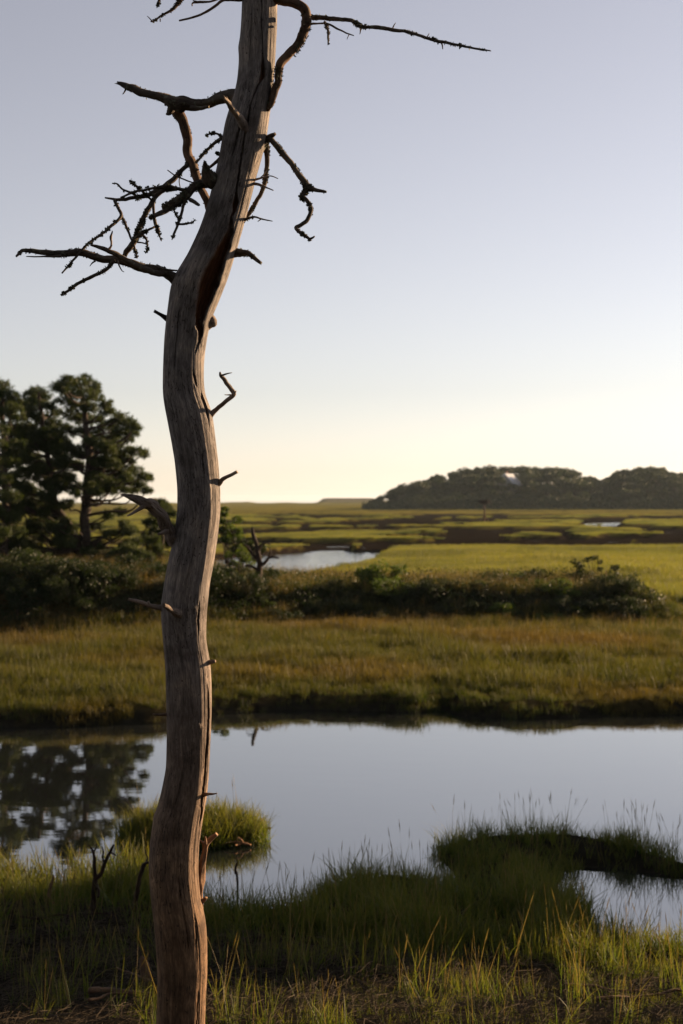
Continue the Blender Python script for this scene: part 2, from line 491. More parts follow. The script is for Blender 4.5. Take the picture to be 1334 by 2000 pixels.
def height(x, y):
    x = np.asarray(x, float); y = np.asarray(y, float)
    sd = pond_sd(x, y)
    rel = np.interp(y, [-5, 0, 3, 6.5, 8.8, 10.2, 12, 14, 40], [2.45, 2.4, 2.25, 1.3, 0.62, 0.34, 0.15, 0.04, 0.0])
    near = rel + 0.13 * sstep(0.0, 0.5, sd) + 0.05 * n2(x, y, 0.8, 4, 41) * sstep(0, 0.4, sd) - 0.02
    far = 0.25 * sstep(-0.05, 0.35, sd) + 0.16 * sstep(0.4, 8, sd) + 0.05 * n2(x, y, 1.6, 4, 42)
    side = sstep(19.0, 21.0, y)
    land = near * (1 - side) + far * side
    h = np.where(sd > 0, land, 0.0)
    h = np.where(sd < 0, np.maximum(sd * 0.9, -0.45), h)
    edge = sstep(-0.04, 0.10, sd)
    h = np.where(np.abs(sd) < 0.12, -0.03 + edge * (land + 0.03), h)
    h = h + np.where(y > 36, np.maximum(berm_height(x, y) - 0.0, 0) * 0.9, 0)
    # far marsh
    c = marsh_channels(x, y)
    m = 0.5 + 0.06 * n2(x, y, 14, 3, 51)
    m = m + (0.06 * n2(x, y, 5, 3, 52) + 0.03 - m) * np.minimum(c / 0.6, 1) - 0.45 * np.clip((c - 0.62) / 0.38, 0, 1)
    mm = sstep(50, 56, y)
    base = h * (1 - mm) + m * mm
    bh = np.where(y > 36, berm_height(x, y) * 0.9, 0)
    base = np.where((y > 50) & (c < 0.1), np.maximum(base, 0.5 * mm + bh), base)
    # wooded hill, distant dunes, edge of the land towards the sea
    hz = np.interp(x, hill_x, hill_z) * sstep(500, 556, y) * (1 - sstep(640, 780, y))
    hz = hz * (1 + 0.1 * n2(x, y, 30, 2, 61))
    dune = 5.2 * np.exp(-((y - 1380) / 45.0) ** 2) * sstep(-26, -16, x) * (1 - sstep(28, 60, x)) + 1.6 * np.exp(-((y - 1450) / 30.0) ** 2) * np.clip(n2(x, y, 26, 3, 62) * 3, 0, 1)
    dune2 = 5.0 * np.exp(-((y - 1000) / 30.0) ** 2) * np.exp(-((x + 132) / 9.0) ** 2)
    base = base + hz + dune + dune2
    base = base - 4.0 * sstep(1560, 1680, y + 20 * n2(x, y, 80, 3, 63))
    return base

def build_ground():
    rows = np.concatenate([np.linspace(-34, 8.0, 50, endpoint=False), np.geomspace(8.0, 1800, 500)])
    ang = np.linspace(math.tan(math.radians(-40)), math.tan(math.radians(42)), 460)
    yy, aa = np.meshgrid(rows, ang, indexing='ij')
    xx = aa * np.sqrt(yy * yy + 18.0 ** 2)
    zz = height(xx, yy)
    nr, nc = xx.shape
    v = np.stack([xx, yy, zz], -1).reshape(-1, 3)
    i = np.arange(nr * nc).reshape(nr, nc)
    f = np.stack([i[:-1, :-1], i[:-1, 1:], i[1:, 1:], i[1:, :-1]], -1).reshape(-1, 4)
    me = mesh_from('ground', v, f.ravel(), np.full(len(f), 4), M['ground'])
    x, y, z = v.T
    # soil kinds
    soil = np.zeros((len(v), 3)); soil[:] = (0.016, 0.0145, 0.010)                     # peaty litter
    mud = np.array([0.013, 0.010, 0.008])
    far_g = np.array([0.105, 0.105, 0.026])
    gold = np.array([0.11, 0.085, 0.03])
    sd = pond_sd(x, y)
    w = ((y > 20) & (y < 52) & (sd > 0.25)).astype(float)[:, None] * 0.6
    soil = soil * (1 - w) + gold * 0.5 * w
    c = marsh_channels(x, y)
    g = (sstep(56, 60, y) * (1 - sstep(0.03, 0.14, c)))[:, None]
    hue = (0.5 + 0.5 * np.clip(2.0 * n2(x, y, 22, 4, 71), -1, 1))[:, None]
    soil = soil * (1 - g) + (far_g * (0.72 + 0.5 * hue) + np.array([0.035, 0.012, 0.0]) * hue) * g
    mw = (sstep(0.03, 0.2, c) * (y > 56))[:, None]
    soil = soil * (1 - mw) + mud * mw
    hw = (sstep(505, 520, y) * (x > 12) * (y < 800))[:, None]
    soil = soil * (1 - hw) + np.array([0.015, 0.018, 0.008]) * hw
    dn = (sstep(960, 980, y) * sstep(1.2, 2.6, z) * (y > 940))[:, None]
    soil = soil * (1 - dn) + np.array([0.10, 0.09, 0.06]) * dn
    bm = berm_height(x, y)
    bw = (sstep(0.1, 0.4, bm) * (y > 38) * (y < 64))[:, None]
    soil = soil * (1 - bw) + np.array([0.016, 0.016, 0.008]) * bw
    pw = np.exp(-(((x - 10.6) / 1.3) ** 2 + ((y - 43.2 + 0.9 * (x - 10.6)) / 0.75) ** 2))[:, None]
    soil = soil * (1 - pw) + np.array([0.34, 0.25, 0.17]) * pw
    vattr(me, 'soil', soil, 'FLOAT_COLOR')
    o = link('ground', me)
    o['kind'] = 'structure'
    return o
ground = build_ground()

def build_water():
    s = 9000.0
    v = [(-s, -60, 0), (s, -60, 0), (s, 9000, 0), (-s, 9000, 0)]
    me = tri_mesh('water', v, [(0, 1, 2, 3)], M['water'])
    o = link('water', me); o['kind'] = 'structure'
build_water()

# ------------------------------------------------------------------ tubes
def catmull(pts, n):
    pts = np.asarray(pts, float)
    ext = np.vstack([2 * pts[0] - pts[1], pts, 2 * pts[-1] - pts[-2]])
    seg = len(pts) - 1
    t = np.linspace(0, seg, n)
    i = np.minimum(t.astype(int), seg - 1)
    u = (t - i)[:, None]
    p0, p1, p2, p3 = ext[i], ext[i + 1], ext[i + 2], ext[i + 3]
    return 0.5 * ((2 * p1) + (-p0 + p2) * u + (2 * p0 - 5 * p1 + 4 * p2 - p3) * u ** 2 + (-p0 + 3 * p1 - 3 * p2 + p3) * u ** 3)

def tube_arrays(pts, sides=12, step=0.02, rough=0.12, seed=0, knob=0.0, jag=0.0):
    """pts: rows of (x, y, z, r). returns verts, quads, grain"""
    pts = np.asarray(pts, float)
    L = np.linalg.norm(np.diff(pts[:, :3], axis=0), axis=1).sum()
    n = int(max(len(pts) * 2, L / step)) + 1
    c = catmull(pts, n)
    c[:, 3] = np.maximum(c[:, 3], pts[:, 3].min() * 0.6)
    p, r = c[:, :3].copy(), c[:, 3]
    s = np.concatenate([[0], np.cumsum(np.linalg.norm(np.diff(p, axis=0), axis=1))])
    if knob:
        j = np.stack([fbm(np.stack([s / (knob * 3), np.full_like(s, k * 9.7), np.full_like(s, seed * 3.1)], -1), 3, seed + k) for k in range(3)], -1)
        p += j * r[:, None] * 0.7 * np.minimum(1, s / max(s[-1] * .15, 1e-6))[:, None]
    t = np.gradient(p, axis=0); t /= np.linalg.norm(t, axis=1)[:, None] + 1e-12
    ref = np.array([0.13, 0.97, 0.2]) if abs(t[0] @ np.array([0, 1, 0])) < 0.9 else np.array([1.0, 0, 0])
    u = np.zeros_like(p)
    a = ref - t[0] * (ref @ t[0]); a /= np.linalg.norm(a)
    for i in range(n):
        a = a - t[i] * (a @ t[i]); a /= np.linalg.norm(a) + 1e-12
        u[i] = a
    w = np.cross(t, u)
    th = np.linspace(0, 2 * math.pi, sides, endpoint=False)
    ct, st = np.cos(th), np.sin(th)
    g = np.stack([np.broadcast_to(ct, (n, sides)), np.broadcast_to(st, (n, sides)), np.broadcast_to(s[:, None], (n, sides))], -1).copy()
    nz = fbm(np.stack([g[..., 0] * 1.3, g[..., 1] * 1.3, g[..., 2] / (r.mean() * 6 + 1e-6)], -1) + seed * 5.3, 3, seed)
    nz2 = fbm(np.stack([g[..., 0] * 2.5, g[..., 1] * 2.5, g[..., 2] / (r.mean() * 1.6 + 1e-6)], -1) + seed * 2.3, 2, seed + 9)
    rr = r[:, None] * (1 + rough * 2 * nz + rough * nz2)
    v = p[:, None] + u[:, None] * (rr * ct)[..., None] + w[:, None] * (rr * st)[..., None]
    if jag:
        e = RNG.uniform(-0.2, 1, sides) * jag
        v[-1] += t[-1] * e[:, None]
    grain = np.stack([r[:, None] * ct, r[:, None] * st, np.broadcast_to(s[:, None] * 0.08, (n, sides))], -1) + seed * 0.37
    verts = np.vstack([v.reshape(-1, 3), p[0] - t[0] * r[0] * .2, p[-1] + t[-1] * r[-1] * (0.25 if not jag else -0.6)])
    grain = np.vstack([grain.reshape(-1, 3), grain[0, 0], grain[-1, 0]])
    i = np.arange(n * sides).reshape(n, sides)
    j = np.roll(i, -1, axis=1)
    q = np.stack([i[:-1], j[:-1], j[1:], i[1:]], -1).reshape(-1, 4)
    k0, k1 = n * sides, n * sides + 1
    caps = [(k0, j[0, a], i[0, a]) for a in range(sides)] + [(k1, i[-1, a], j[-1, a]) for a in range(sides)]
    return verts, q, np.asarray(caps), grain

def tubes_mesh(name, list_of_pts, mat, origin=(0, 0, 0), **kw):
    V, F, S, Gn = [], [], [], []
    off = 0
    seed = kw.pop('seed', 1)
    for k, pts in enumerate(list_of_pts):
        v, q, c, g = tube_arrays(pts, seed=seed + k * 7, **kw)
        V.append(v); Gn.append(g)
        F += [q.ravel() + off, c.ravel() + off]
        S += [np.full(len(q), 4), np.full(len(c), 3)]
        off += len(v)
    V = np.vstack(V) - np.asarray(origin, float)
    me = mesh_from(name, V, np.concatenate(F), np.concatenate(S), mat)
    vattr(me, 'grain', np.vstack(Gn), 'FLOAT_VECTOR')
    return me

def flakes_mesh(name, path_pts, mat, n, size, origin, seed):
    """ragged little lichen flakes standing on a limb"""
    rg = np.random.default_rng(seed)
    pts = np.asarray(path_pts, float)
    c = catmull(pts, 200)
    idx = rg.integers(4, 196, n)
    cl = fbm(np.stack([idx / 14.0, np.full(n, seed * 1.7), np.zeros(n)], -1), 2, seed)
    idx = idx[cl > rg.uniform(-0.12, 0.30, n)]
    n = len(idx)
    p = c[idx, :3]; r = c[idx, 3]
    t = c[np.minimum(idx + 1, 199), :3] - c[idx - 1, :3]; t /= np.linalg.norm(t, axis=1)[:, None] + 1e-9
    d = rg.normal(size=(n, 3)); d -= t * (d * t).sum(1)[:, None]; d /= np.linalg.norm(d, axis=1)[:, None] + 1e-9
    base = p + d * (r * 0.9)[:, None]
    V, F = [], []
    for k in range(3):
        a = rg.normal(size=(n, 3)); a /= np.linalg.norm(a, axis=1)[:, None]
        s = size * rg.uniform(0.3, 1.0, n)[:, None] ** 1.5
        tip = base + (d * 0.5 + rg.normal(size=(n, 3)) * 0.3) * s
        o = np.arange(n) * 4 + k * n * 4
        w1, w2 = rg.uniform(.2, .7, n)[:, None], rg.uniform(.2, .7, n)[:, None]
        V.append(np.stack([base - a * s * 0.6, base + a * s * 0.6, tip + a * s * w1, tip - a * s * w2], 1).reshape(-1, 3))
        F.append(np.stack([o, o + 1, o + 2, o + 3], 1))
    return tri_mesh(name, np.vstack(V) - np.asarray(origin), np.vstack(F), mat)

# ------------------------------------------------------------------ the big dead tree
EDGES = [(-420, 487, 532), (-300, 482, 535), (-150, 477, 540), (0, 473, 541), (50, 471, 541), (90, 467, 539), (130, 466, 537), (160, 463, 535), (185, 457, 532), (210, 449, 529), (240, 440, 525), (270, 435, 521), (300, 430, 514), (350, 419, 500), (400, 406, 487), (430, 397, 479), (460, 385, 470), (500, 366, 458), (525, 350, 450), (545, 338, 444), (570, 332, 434), (600, 328, 422), (620, 325, 413), (660, 321, 404), (700, 319, 399), (740, 318, 398), (770, 318, 400), (790, 321, 409), (810, 325, 415), (850, 333, 420), (900, 342, 426), (950, 347, 430), (1000, 347, 430), (1040, 341, 426), (1070, 335, 422), (1100, 328, 417), (1140, 321, 409), (1180, 315, 405), (1200, 315, 403), (1250, 319, 402), (1280, 322, 408), (1310, 324, 412), (1350, 325, 413), (1400, 326, 413), (1450, 326, 411), (1500, 325, 409), (1550, 315, 405), (1580, 307, 400), (1600, 300, 396), (1650, 293, 389), (1700, 291, 387), (1750, 295, 391), (1800, 301, 402), (1850, 305, 405), (1900, 308, 405), (1950, 307, 402), (2000, 305, 400), (2080, 298, 404), (2140, 286, 416), (2190, 268, 436), (2230, 250, 455)]
# hollow and splits: (y, centre as a fraction of the half width, half width of the opening, depth fraction)
CLEFT = [(-60, 0.10, 0.02, 0.10), (0, 0.16, 0.025, 0.12), (60, 0.22, 0.03, 0.14), (110, 0.34, 0.03, 0.16), (140, 0.42, 0.10, 0.30), (160, 0.42, 0.11, 0.36), (172, 0.30, 0.04, 0.2), (200, 0.12, 0.03, 0.18), (240, 0.10, 0.03, 0.18), (290, 0.10, 0.03, 0.18), (340, 0.18, 0.035, 0.2), (385, 0.32, 0.05, 0.2), (400, 0.40, 0.13, 0.36), (418, 0.46, 0.10, 0.32), (432, 0.40, 0.05, 0.22), (455, 0.55, 0.12, 0.24), (480, 0.52, 0.24, 0.42), (520, 0.46, 0.33, 0.58), (560, 0.46, 0.34, 0.66), (600, 0.52, 0.28, 0.62), (635, 0.60, 0.19, 0.5), (650, 0.70, 0.10, 0.34), (672, 0.72, 0.05, 0.16), (688, 0.64, 0.03, 0.08), (696, 0.6, 0.0, 0.0), (728, 0.56, 0.0, 0.0), (736, 0.58, 0.03, 0.10), (752, 0.64, 0.045, 0.12), (760, 0.7, 0.0, 0.0), (768, 0.86, 0.0, 0.0), (778, 0.86, 0.06, 0.16), (800, 0.84, 0.08, 0.18), (825, 0.86, 0.03, 0.06), (850, 0.8, 0.01, 0.0)]
SPLIT2 = [(1170, 0.66, 0.0, 0.0), (1190, 0.68, 0.035, 0.16), (1225, 0.70, 0.035, 0.14), (1240, 0.7, 0.0, 0.0), (1330, 0.86, 0.0, 0.0), (1350, 0.88, 0.03, 0.14), (1430, 0.90, 0.035, 0.12), (1470, 0.86, 0.05, 0.2), (1540, 0.84, 0.05, 0.2), (1590, 0.90, 0.03, 0.12), (1620, 0.9, 0.0, 0.0)]

SPLIT3 = [(600, -0.35, 0.0, 0.0), (612, -0.34, 0.016, 0.06), (700, -0.30, 0.02, 0.08), (745, -0.32, 0.0, 0.0), (880, 0.36, 0.0, 0.0), (900, 0.38, 0.02, 0.07), (960, 0.35, 0.014, 0.05), (985, 0.36, 0.0, 0.0), (1060, 0.12, 0.0, 0.0), (1075, 0.12, 0.02, 0.07), (1140, 0.05, 0.016, 0.05), (1160, 0.05, 0.0, 0.0), (1480, -0.15, 0.0, 0.0), (1500, -0.14, 0.016, 0.05), (1560, -0.2, 0.02, 0.06), (1600, -0.2, 0.0, 0.0), (1690, 0.30, 0.0, 0.0), (1710, 0.30, 0.016, 0.05), (1830, 0.36, 0.02, 0.06), (1850, 0.36, 0.0, 0.0)]
SPLIT4 = [(20, -0.35, 0.0, 0.0), (30, -0.35, 0.016, 0.05), (120, -0.3, 0.02, 0.07), (140, -0.3, 0.0, 0.0), (240, -0.22, 0.0, 0.0), (262, -0.2, 0.05, 0.16), (300, -0.26, 0.03, 0.10), (330, -0.3, 0.0, 0.0), (1770, 0.70, 0.0, 0.0), (1790, 0.70, 0.025, 0.05), (1830, 0.66, 0.02, 0.05), (1850, 0.66, 0.0, 0.0), (1920, 0.72, 0.0, 0.0), (1935, 0.72, 0.02, 0.05), (1990, 0.7, 0.025, 0.05), (2040, 0.7, 0.0, 0.0)]

def smooth1(a, k):
    w = np.exp(-0.5 * (np.arange(-3 * k, 3 * k + 1) / k) ** 2); w /= w.sum()
    return np.convolve(np.pad(a, 3 * k, mode='edge'), w, mode='valid')

tree_base = P(352, 2230)
tree_base = np.array([tree_base[0], TREE_D, float(height(np.array([tree_base[0]]), np.array([TREE_D]))[0])])
dead_tree = thing('dead_tree', tuple(tree_base), 'tall weathered grey dead tree with wavy bare trunk and broken limbs beside the pond', 'tree')

def build_trunk():
    E = np.array(EDGES, float)
    ys = np.arange(E[0, 0], E[-1, 0], 2.5)
    Lx = smooth1(np.interp(ys, E[:, 0], E[:, 1]), 4)
    Rx = smooth1(np.interp(ys, E[:, 0], E[:, 2]), 4)
    cx, R = (Lx + Rx) / 2, (Rx - Lx) / 2
    s = TREE_D / FPX
    nth = 230
    th = np.linspace(0, 2 * math.pi, nth, endpoint=False)
    ct, st = np.cos(th), np.sin(th)
    n = len(ys)
    z = EYE - (ys - PHY) * s
    g = np.stack([np.broadcast_to(ct, (n, nth)), np.broadcast_to(st, (n, nth)), np.broadcast_to(z[:, None], (n, nth))], -1)
    twist = z[:, None] * 0.25
    gx = np.cos(th[None] + twist); gy = np.sin(th[None] + twist)
    def nn(fr, fz, o, sd): return fbm(np.stack([gx * fr, gy * fr, np.broadcast_to(z[:, None] * fz, gx.shape)], -1), o, sd)
    rad = 1 + 0.030 * nn(1.2, 2.2, 3, 81) + 0.030 * nn(5.0, 1.2, 3, 82) + 0.016 * nn(16, 2.5, 2, 83) + 0.010 * nn(40, 6, 1, 84)
    # long raised strands on the sunlit edge
    rad += 0.035 * np.clip(nn(11, 0.7, 2, 85), 0, 1) * sstep(0.2, 0.9, ct)[None]
    front = st < 0.25
    cav = np.zeros((n, nth))
    dep = np.zeros((n, nth))
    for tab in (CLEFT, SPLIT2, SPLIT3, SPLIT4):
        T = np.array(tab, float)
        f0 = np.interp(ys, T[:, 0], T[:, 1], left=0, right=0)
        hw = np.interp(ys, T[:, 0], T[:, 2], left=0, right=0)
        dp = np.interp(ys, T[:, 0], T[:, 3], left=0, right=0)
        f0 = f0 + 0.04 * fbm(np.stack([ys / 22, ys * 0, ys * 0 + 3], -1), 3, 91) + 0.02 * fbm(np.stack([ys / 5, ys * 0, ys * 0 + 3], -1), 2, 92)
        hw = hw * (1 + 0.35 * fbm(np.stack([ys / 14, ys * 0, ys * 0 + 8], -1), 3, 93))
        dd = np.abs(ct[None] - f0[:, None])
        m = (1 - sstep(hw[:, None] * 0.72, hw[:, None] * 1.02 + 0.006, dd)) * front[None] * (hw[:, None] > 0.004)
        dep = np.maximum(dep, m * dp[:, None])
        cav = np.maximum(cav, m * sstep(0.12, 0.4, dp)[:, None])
    # ledges of decayed wood inside the hollow
    dep = dep * (1 + 0.30 * nn(7, 9, 3, 95) + 0.15 * nn(20, 16, 2, 96))
    # knots
    for (ky, kf, kr, kd) in [(255, -0.1, 9, -0.05), (1195, -0.25, 9, 0.05), (1413, 0.55, 4, 0.05), (1592, -0.93, 9, 0.04), (1185, 0.45, 8, 0.05), (93, -0.98, 12, 0.04), (350, 0.88, 10, -0.05), (945, 0.82, 7, -0.08), (1710, -0.8, 4, -0.06), (645, -0.35, 4, -0.06), (741, -0.7, 4, -0.06), (1606, 0.2, 7, 0.03)]:
        q = ((ys[:, None] - ky) / kr) ** 2 + ((ct[None] - kf) * R[:, None] / kr) ** 2
        rad += kd * np.exp(-q) * front[None]
    ry = 0.94
    rr = rad * (1 - dep)
    # the hollow sinks towards the heart of the stem
    x = (cx[:, None] + R[:, None] * ct[None] * (rad - 0.25 * dep) - PCX) * s
    y = TREE_D + R[:, None] * s * ry * st[None] * rad + R[:, None] * s * dep * 0.95
    v = np.stack([x, y, np.broadcast_to(z[:, None], x.shape)], -1)
    # broken top
    v[0, :, 2] += RNG.uniform(-0.02, 0.12, nth)
    grain = np.stack([gx * 0.115, gy * 0.115, np.broadcast_to(z[:, None] * 0.15, gx.shape)], -1)
    i = np.arange(n * nth).reshape(n, nth); j = np.roll(i, -1, 1)
    f = np.stack([i[:-1], i[1:], j[1:], j[:-1]], -1).reshape(-1, 4)
    V = np.vstack([v.reshape(-1, 3), [[(cx[0] - PCX) * s, TREE_D, z[0] - 0.02]]])
    top = np.array([(n * nth, i[0, a], j[0, a]) for a in range(nth)])
    me = mesh_from('trunk', V - tree_base, np.concatenate([f.ravel(), top.ravel()]), np.concatenate([np.full(len(f), 4), np.full(len(top), 3)]), M['trunk'])
    vattr(me, 'grain', np.vstack([grain.reshape(-1, 3), [[0, 0, 0]]]), 'FLOAT_VECTOR')
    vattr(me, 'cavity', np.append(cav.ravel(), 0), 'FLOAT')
    return link('trunk', me, dead_tree)
build_trunk()

def px_path(pts, d0, d1):
    out = []
    n = len(pts)
    for k, (x, y, r) in enumerate(pts):
        d = d0 + (d1 - d0) * k / (n - 1)
        out.append((*P(x, y, d), r * d / FPX))
    return np.array(out)

_bseed = [100]
def branch(pts, d0, d1, mat='limb', lichen=0, twigs=(), sides=12, rough=0.14, jag=0.0, label=None, size=0.0085, knob=0.02):
    """a limb of the dead tree; twigs: (points, d0, d1, lichen)"""
    _bseed[0] += 13
    pts = [(x, y, r * (1.5 if k == 0 else 1.22 if k == 1 else 1.0)) for k, (x, y, r) in enumerate(pts)]
    path = px_path(pts, d0, d1)
    me = tubes_mesh('branch', [path], M[mat], origin=tree_base, sides=sides, step=0.007, rough=rough, seed=_bseed[0], knob=knob, jag=jag)
    b = link('branch', me, dead_tree)
    if label: b['label'] = label
    if lichen:
        fl = link('lichen', flakes_mesh('lichen', path, M['lichen'], lichen * 6, size, tree_base, _bseed[0]), b)
        fl['kind'] = 'stuff'
    for tw in twigs:
        tp, a, c = tw[0], tw[1], tw[2]
        _bseed[0] += 5
        pth = px_path(tp, a, c)
        tm = tubes_mesh('twig', [pth], M[tw[4] if len(tw) > 4 else mat], origin=tree_base, sides=8, step=0.006, rough=0.16, seed=_bseed[0], knob=0.014, jag=0.004)
        t = link('twig', tm, b)
        if len(tw) > 3 and tw[3]:
            # lichen grows on twigs too: same growth, joined to the limb's lichen as its own patch
            fl = link('lichen', flakes_mesh('lichen', pth, M['lichen'], tw[3] * 6, size, tree_base, _bseed[0]), b)
            fl['kind'] = 'stuff'
    return b

TD = TREE_D
branch([(492, 196, 22), (468, 189, 18), (450, 186, 14), (430, 191, 13), (405, 200, 10), (378, 203, 12), (350, 203, 14), (335, 199, 12), (318, 191, 9), (292, 185, 8), (265, 175, 8), (245, 167, 6), (231, 162, 3)], TD, TD + 0.12, 'limb', 90, jag=0.02, rough=0.2,
       twigs=[([(246, 172, 2), (243, 179, 1.5), (240, 183, 1)], TD + .11, TD + .1), ([(335, 212, 8), (330, 220, 6), (325, 222, 2)], TD + .1, TD + .1), ([(372, 211, 5), (392, 211, 4), (408, 209, 2.5)], TD + .02, TD)], label='stout broken limb ending in a splintered tip')
branch([(440, 452, 9), (424, 430, 9), (409, 404, 8), (397, 378, 8), (386, 350, 9), (376, 325, 9), (369, 300, 9), (367, 275, 9), (362, 252, 9.5), (354, 234, 10), (344, 218, 11), (342, 208, 9)], TD + 0.06, TD + 0.16, 'orange_lit_limb', 110, sides=14, label='limb rising beside the trunk with its orange light painted on')
branch([(482, 258, 7), (470, 234, 7), (462, 222, 6.5), (452, 208, 6), (444, 199, 5), (436, 190, 3)], TD - 0.07, TD - 0.22, 'pale_limb', 0, jag=0.02, twigs=[([(456, 214, 3), (446, 198, 2), (442, 189, 1)], TD - .16, TD - .21)])
branch([(512, -34, 12), (530, -12, 10), (548, 0, 9), (566, 4, 9), (582, 9, 9), (594, 22, 9), (599, 42, 9), (594, 66, 9), (580, 92, 8), (562, 110, 9), (548, 124, 9), (543, 142, 8), (540, 166, 8), (534, 190, 7), (522, 214, 5)], TD - 0.03, TD - 0.04, 'orange_lit_limb', 420, sides=14, size=0.0095,
       twigs=[([(598, 34, 5), (618, 34, 5), (640, 36, 4.5), (664, 38, 4.3), (684, 39, 4), (697, 46, 3.8), (707, 52, 3.6), (740, 54, 3.4), (775, 59, 3.5), (800, 63, 3.2), (830, 73, 3), (865, 82, 3), (900, 89, 2.4), (930, 95, 2), (958, 99, 1.2)], TD + .06, TD - .25, 150, 'limb'),
              ([(600, 47, 2.5), (620, 46, 2), (640, 47, 2), (660, 57, 2), (676, 64, 1.6), (690, 69, 1)], TD + .06, TD - .1, 0, 'limb'),
              ([(634, 42, 2.5), (640, 58, 2.5), (641, 74, 2.2), (641, 87, 1.4)], TD + .02, TD + 0, 20, 'limb'),
              ([(766, 58, 1.6), (769, 50, 1.2), (772, 45, .7)], TD - .08, TD - .08, 0, 'limb'),
              ([(704, 52, 1.8), (704, 60, 1.3), (703, 66, .8)], TD - .03, TD - .03, 0, 'limb'),
              ([(860, 81, 1.8), (864, 88, 1.4), (865, 96, .8)], TD - .15, TD - .15, 0, 'limb'),
              ([(834, 73, 1.3), (838, 66, .7)], TD - .14, TD - .14, 0, 'limb'),
              ([(682, 67, 1), (678, 76, .6)], TD - .08, TD - .08, 0, 'limb')], label='curled lichen covered limb looping back to the trunk with a long thin offshoot')
branch([(500, -6, 5), (470, -1, 3.4), (448, -1, 3.2), (434, 1, 3), (420, 12, 2.6), (402, 23, 2.4), (380, 33, 2.2), (350, 40, 1.6)], TD, TD - 0.12, 'orange_lit_limb', 0, sides=8, twigs=[([(440, -8, 3), (415, 2, 2.2), (385, 4, 2.6), (376, 6, 1.6), (375, 11, 1)], TD - .02, TD - .1), ([(388, 4, 1.8), (377, 1, 1)], TD - .1, TD - .11)])
branch([(498, -96, 8), (450, -72, 6), (405, -52, 5.2), (375, -28, 4.6), (358, -8, 4.2), (346, 8, 4), (334, 20, 3), (318, 29, 2.2), (300, 41, 1.6), (294, 42, 1)], TD, TD - 0.1, 'orange_lit_limb', 130, sides=9, twigs=[([(297, 42, 1.3), (292, 36, 1), (288, 32, .6)], TD - .1, TD - .1), ([(360, -12, 3), (330, -12, 2.6), (312, -2, 2.4), (310, 8, 1.8), (306, 12, 1)], TD - .06, TD - .08, 40), ([(313, 37, 1.3), (313, 42, .8)], TD - .09, TD - .09)])
branch([(498, 296, 9), (516, 276, 8), (528, 271, 6.5), (536, 278, 5.5), (550, 297, 5.5), (566, 316, 5.5), (580, 334, 5.5), (592, 354, 6), (602, 365, 6), (616, 371, 4), (638, 375, 2.4)], TD + 0.02, TD - 0.08, 'limb', 260, size=0.0085,
       twigs=[([(598, 362, 5), (596, 376, 5), (589, 385, 5), (598, 391, 4.4), (605, 402, 4.2), (607, 416, 4), (600, 430, 4), (588, 439, 4), (579, 445, 4), (588, 455, 3.6), (600, 463, 3.4), (607, 470, 2)], TD - .06, TD - .12, 230),
              ([(604, 467, 2.4), (610, 465, 2), (614, 462, 1.4)], TD - .12, TD - .12),
              ([(522, 272, 6), (530, 265, 5), (536, 261, 3)], TD, TD - .02)])
branch([(510, 272, 6), (520, 284, 5), (522, 305, 5), (521, 328, 4.6), (518, 352, 4.4), (508, 380, 4.2), (496, 402, 4), (484, 420, 4), (468, 440, 4)], TD + .04, TD + .08, 'limb', 150, sides=10, size=0.0075)
branch([(488, 354, 2), (506, 349, 1.8), (520, 345, 1.5), (530, 344, 1.2), (543, 349, .8)], TD, TD - .1, 'pale_limb', 0, sides=7, twigs=[([(506, 350, 1.4), (514, 342, 1.2), (520, 334, .8)], TD - .03, TD - .05)])
branch([(486, 358, 2.4), (504, 360, 2.2), (520, 366, 1.8), (534, 372, 1)], TD, TD - .09, 'pale_limb', 0, sides=7)
branch([(470, 432, 2.6), (484, 427, 2.2), (496, 423, 2), (510, 427, 1.7), (522, 430, 1.3), (532, 432, .8)], TD, TD - .1, 'limb', 20, sides=7, twigs=[([(510, 427, 1.3), (504, 432, .8)], TD - .06, TD - .07)])
branch([(446, 494, 9), (464, 493, 7), (480, 494, 6), (493, 501, 4.8), (508, 513, 3.4)], TD + .02, TD - .05, 'limb', 40, jag=0.01)
branch([(372, 560, 13), (350, 547, 11), (334, 538, 10), (310, 528, 9), (282, 523, 9), (252, 515, 8.4), (225, 507, 7.8), (196, 504, 7.2), (176, 497, 7), (150, 492, 7.5), (120, 497, 6.5), (90, 494, 5.2), (60, 490, 4.2), (43, 489, 3.6), (37, 495, 3), (32, 501, 2)], TD, TD - 0.18, 'limb', 140, sides=14, rough=0.12,
       twigs=[([(318, 535, 5), (296, 531, 5.5), (268, 519, 5.5), (236, 501, 5), (206, 488, 4.4), (178, 478, 2)], TD - .06, TD - .2),
              ([(224, 507, 4), (206, 527, 3.6), (180, 540, 3.4), (150, 555, 3.4), (136, 566, 3), (119, 576, 2.6)], TD - .1, TD - .1, 90),
              ([(208, 490, 2.6), (216, 483, 2.2), (218, 474, 2.2), (216, 464, 2.4), (219, 452, 1.2)], TD - .14, TD - .2, 0, 'pale_limb'),
              ([(300, 520, 2.4), (322, 526, 2), (346, 528, 1.4)], TD - .05, TD - .1),
              ([(120, 500, 3), (90, 501, 1.8), (52, 501, 1)], TD - .15, TD - .18),
              ([(230, 509, 2), (233, 518, 1.6), (238, 528, 1), (242, 531, .7)], TD - .1, TD - .12, 0, 'pale_limb'),
              ([(186, 510, 1.8), (180, 514, 1.3), (176, 519, .7)], TD - .12, TD - .14)], label='long thin limb reaching out low with a drooping hooked tip')
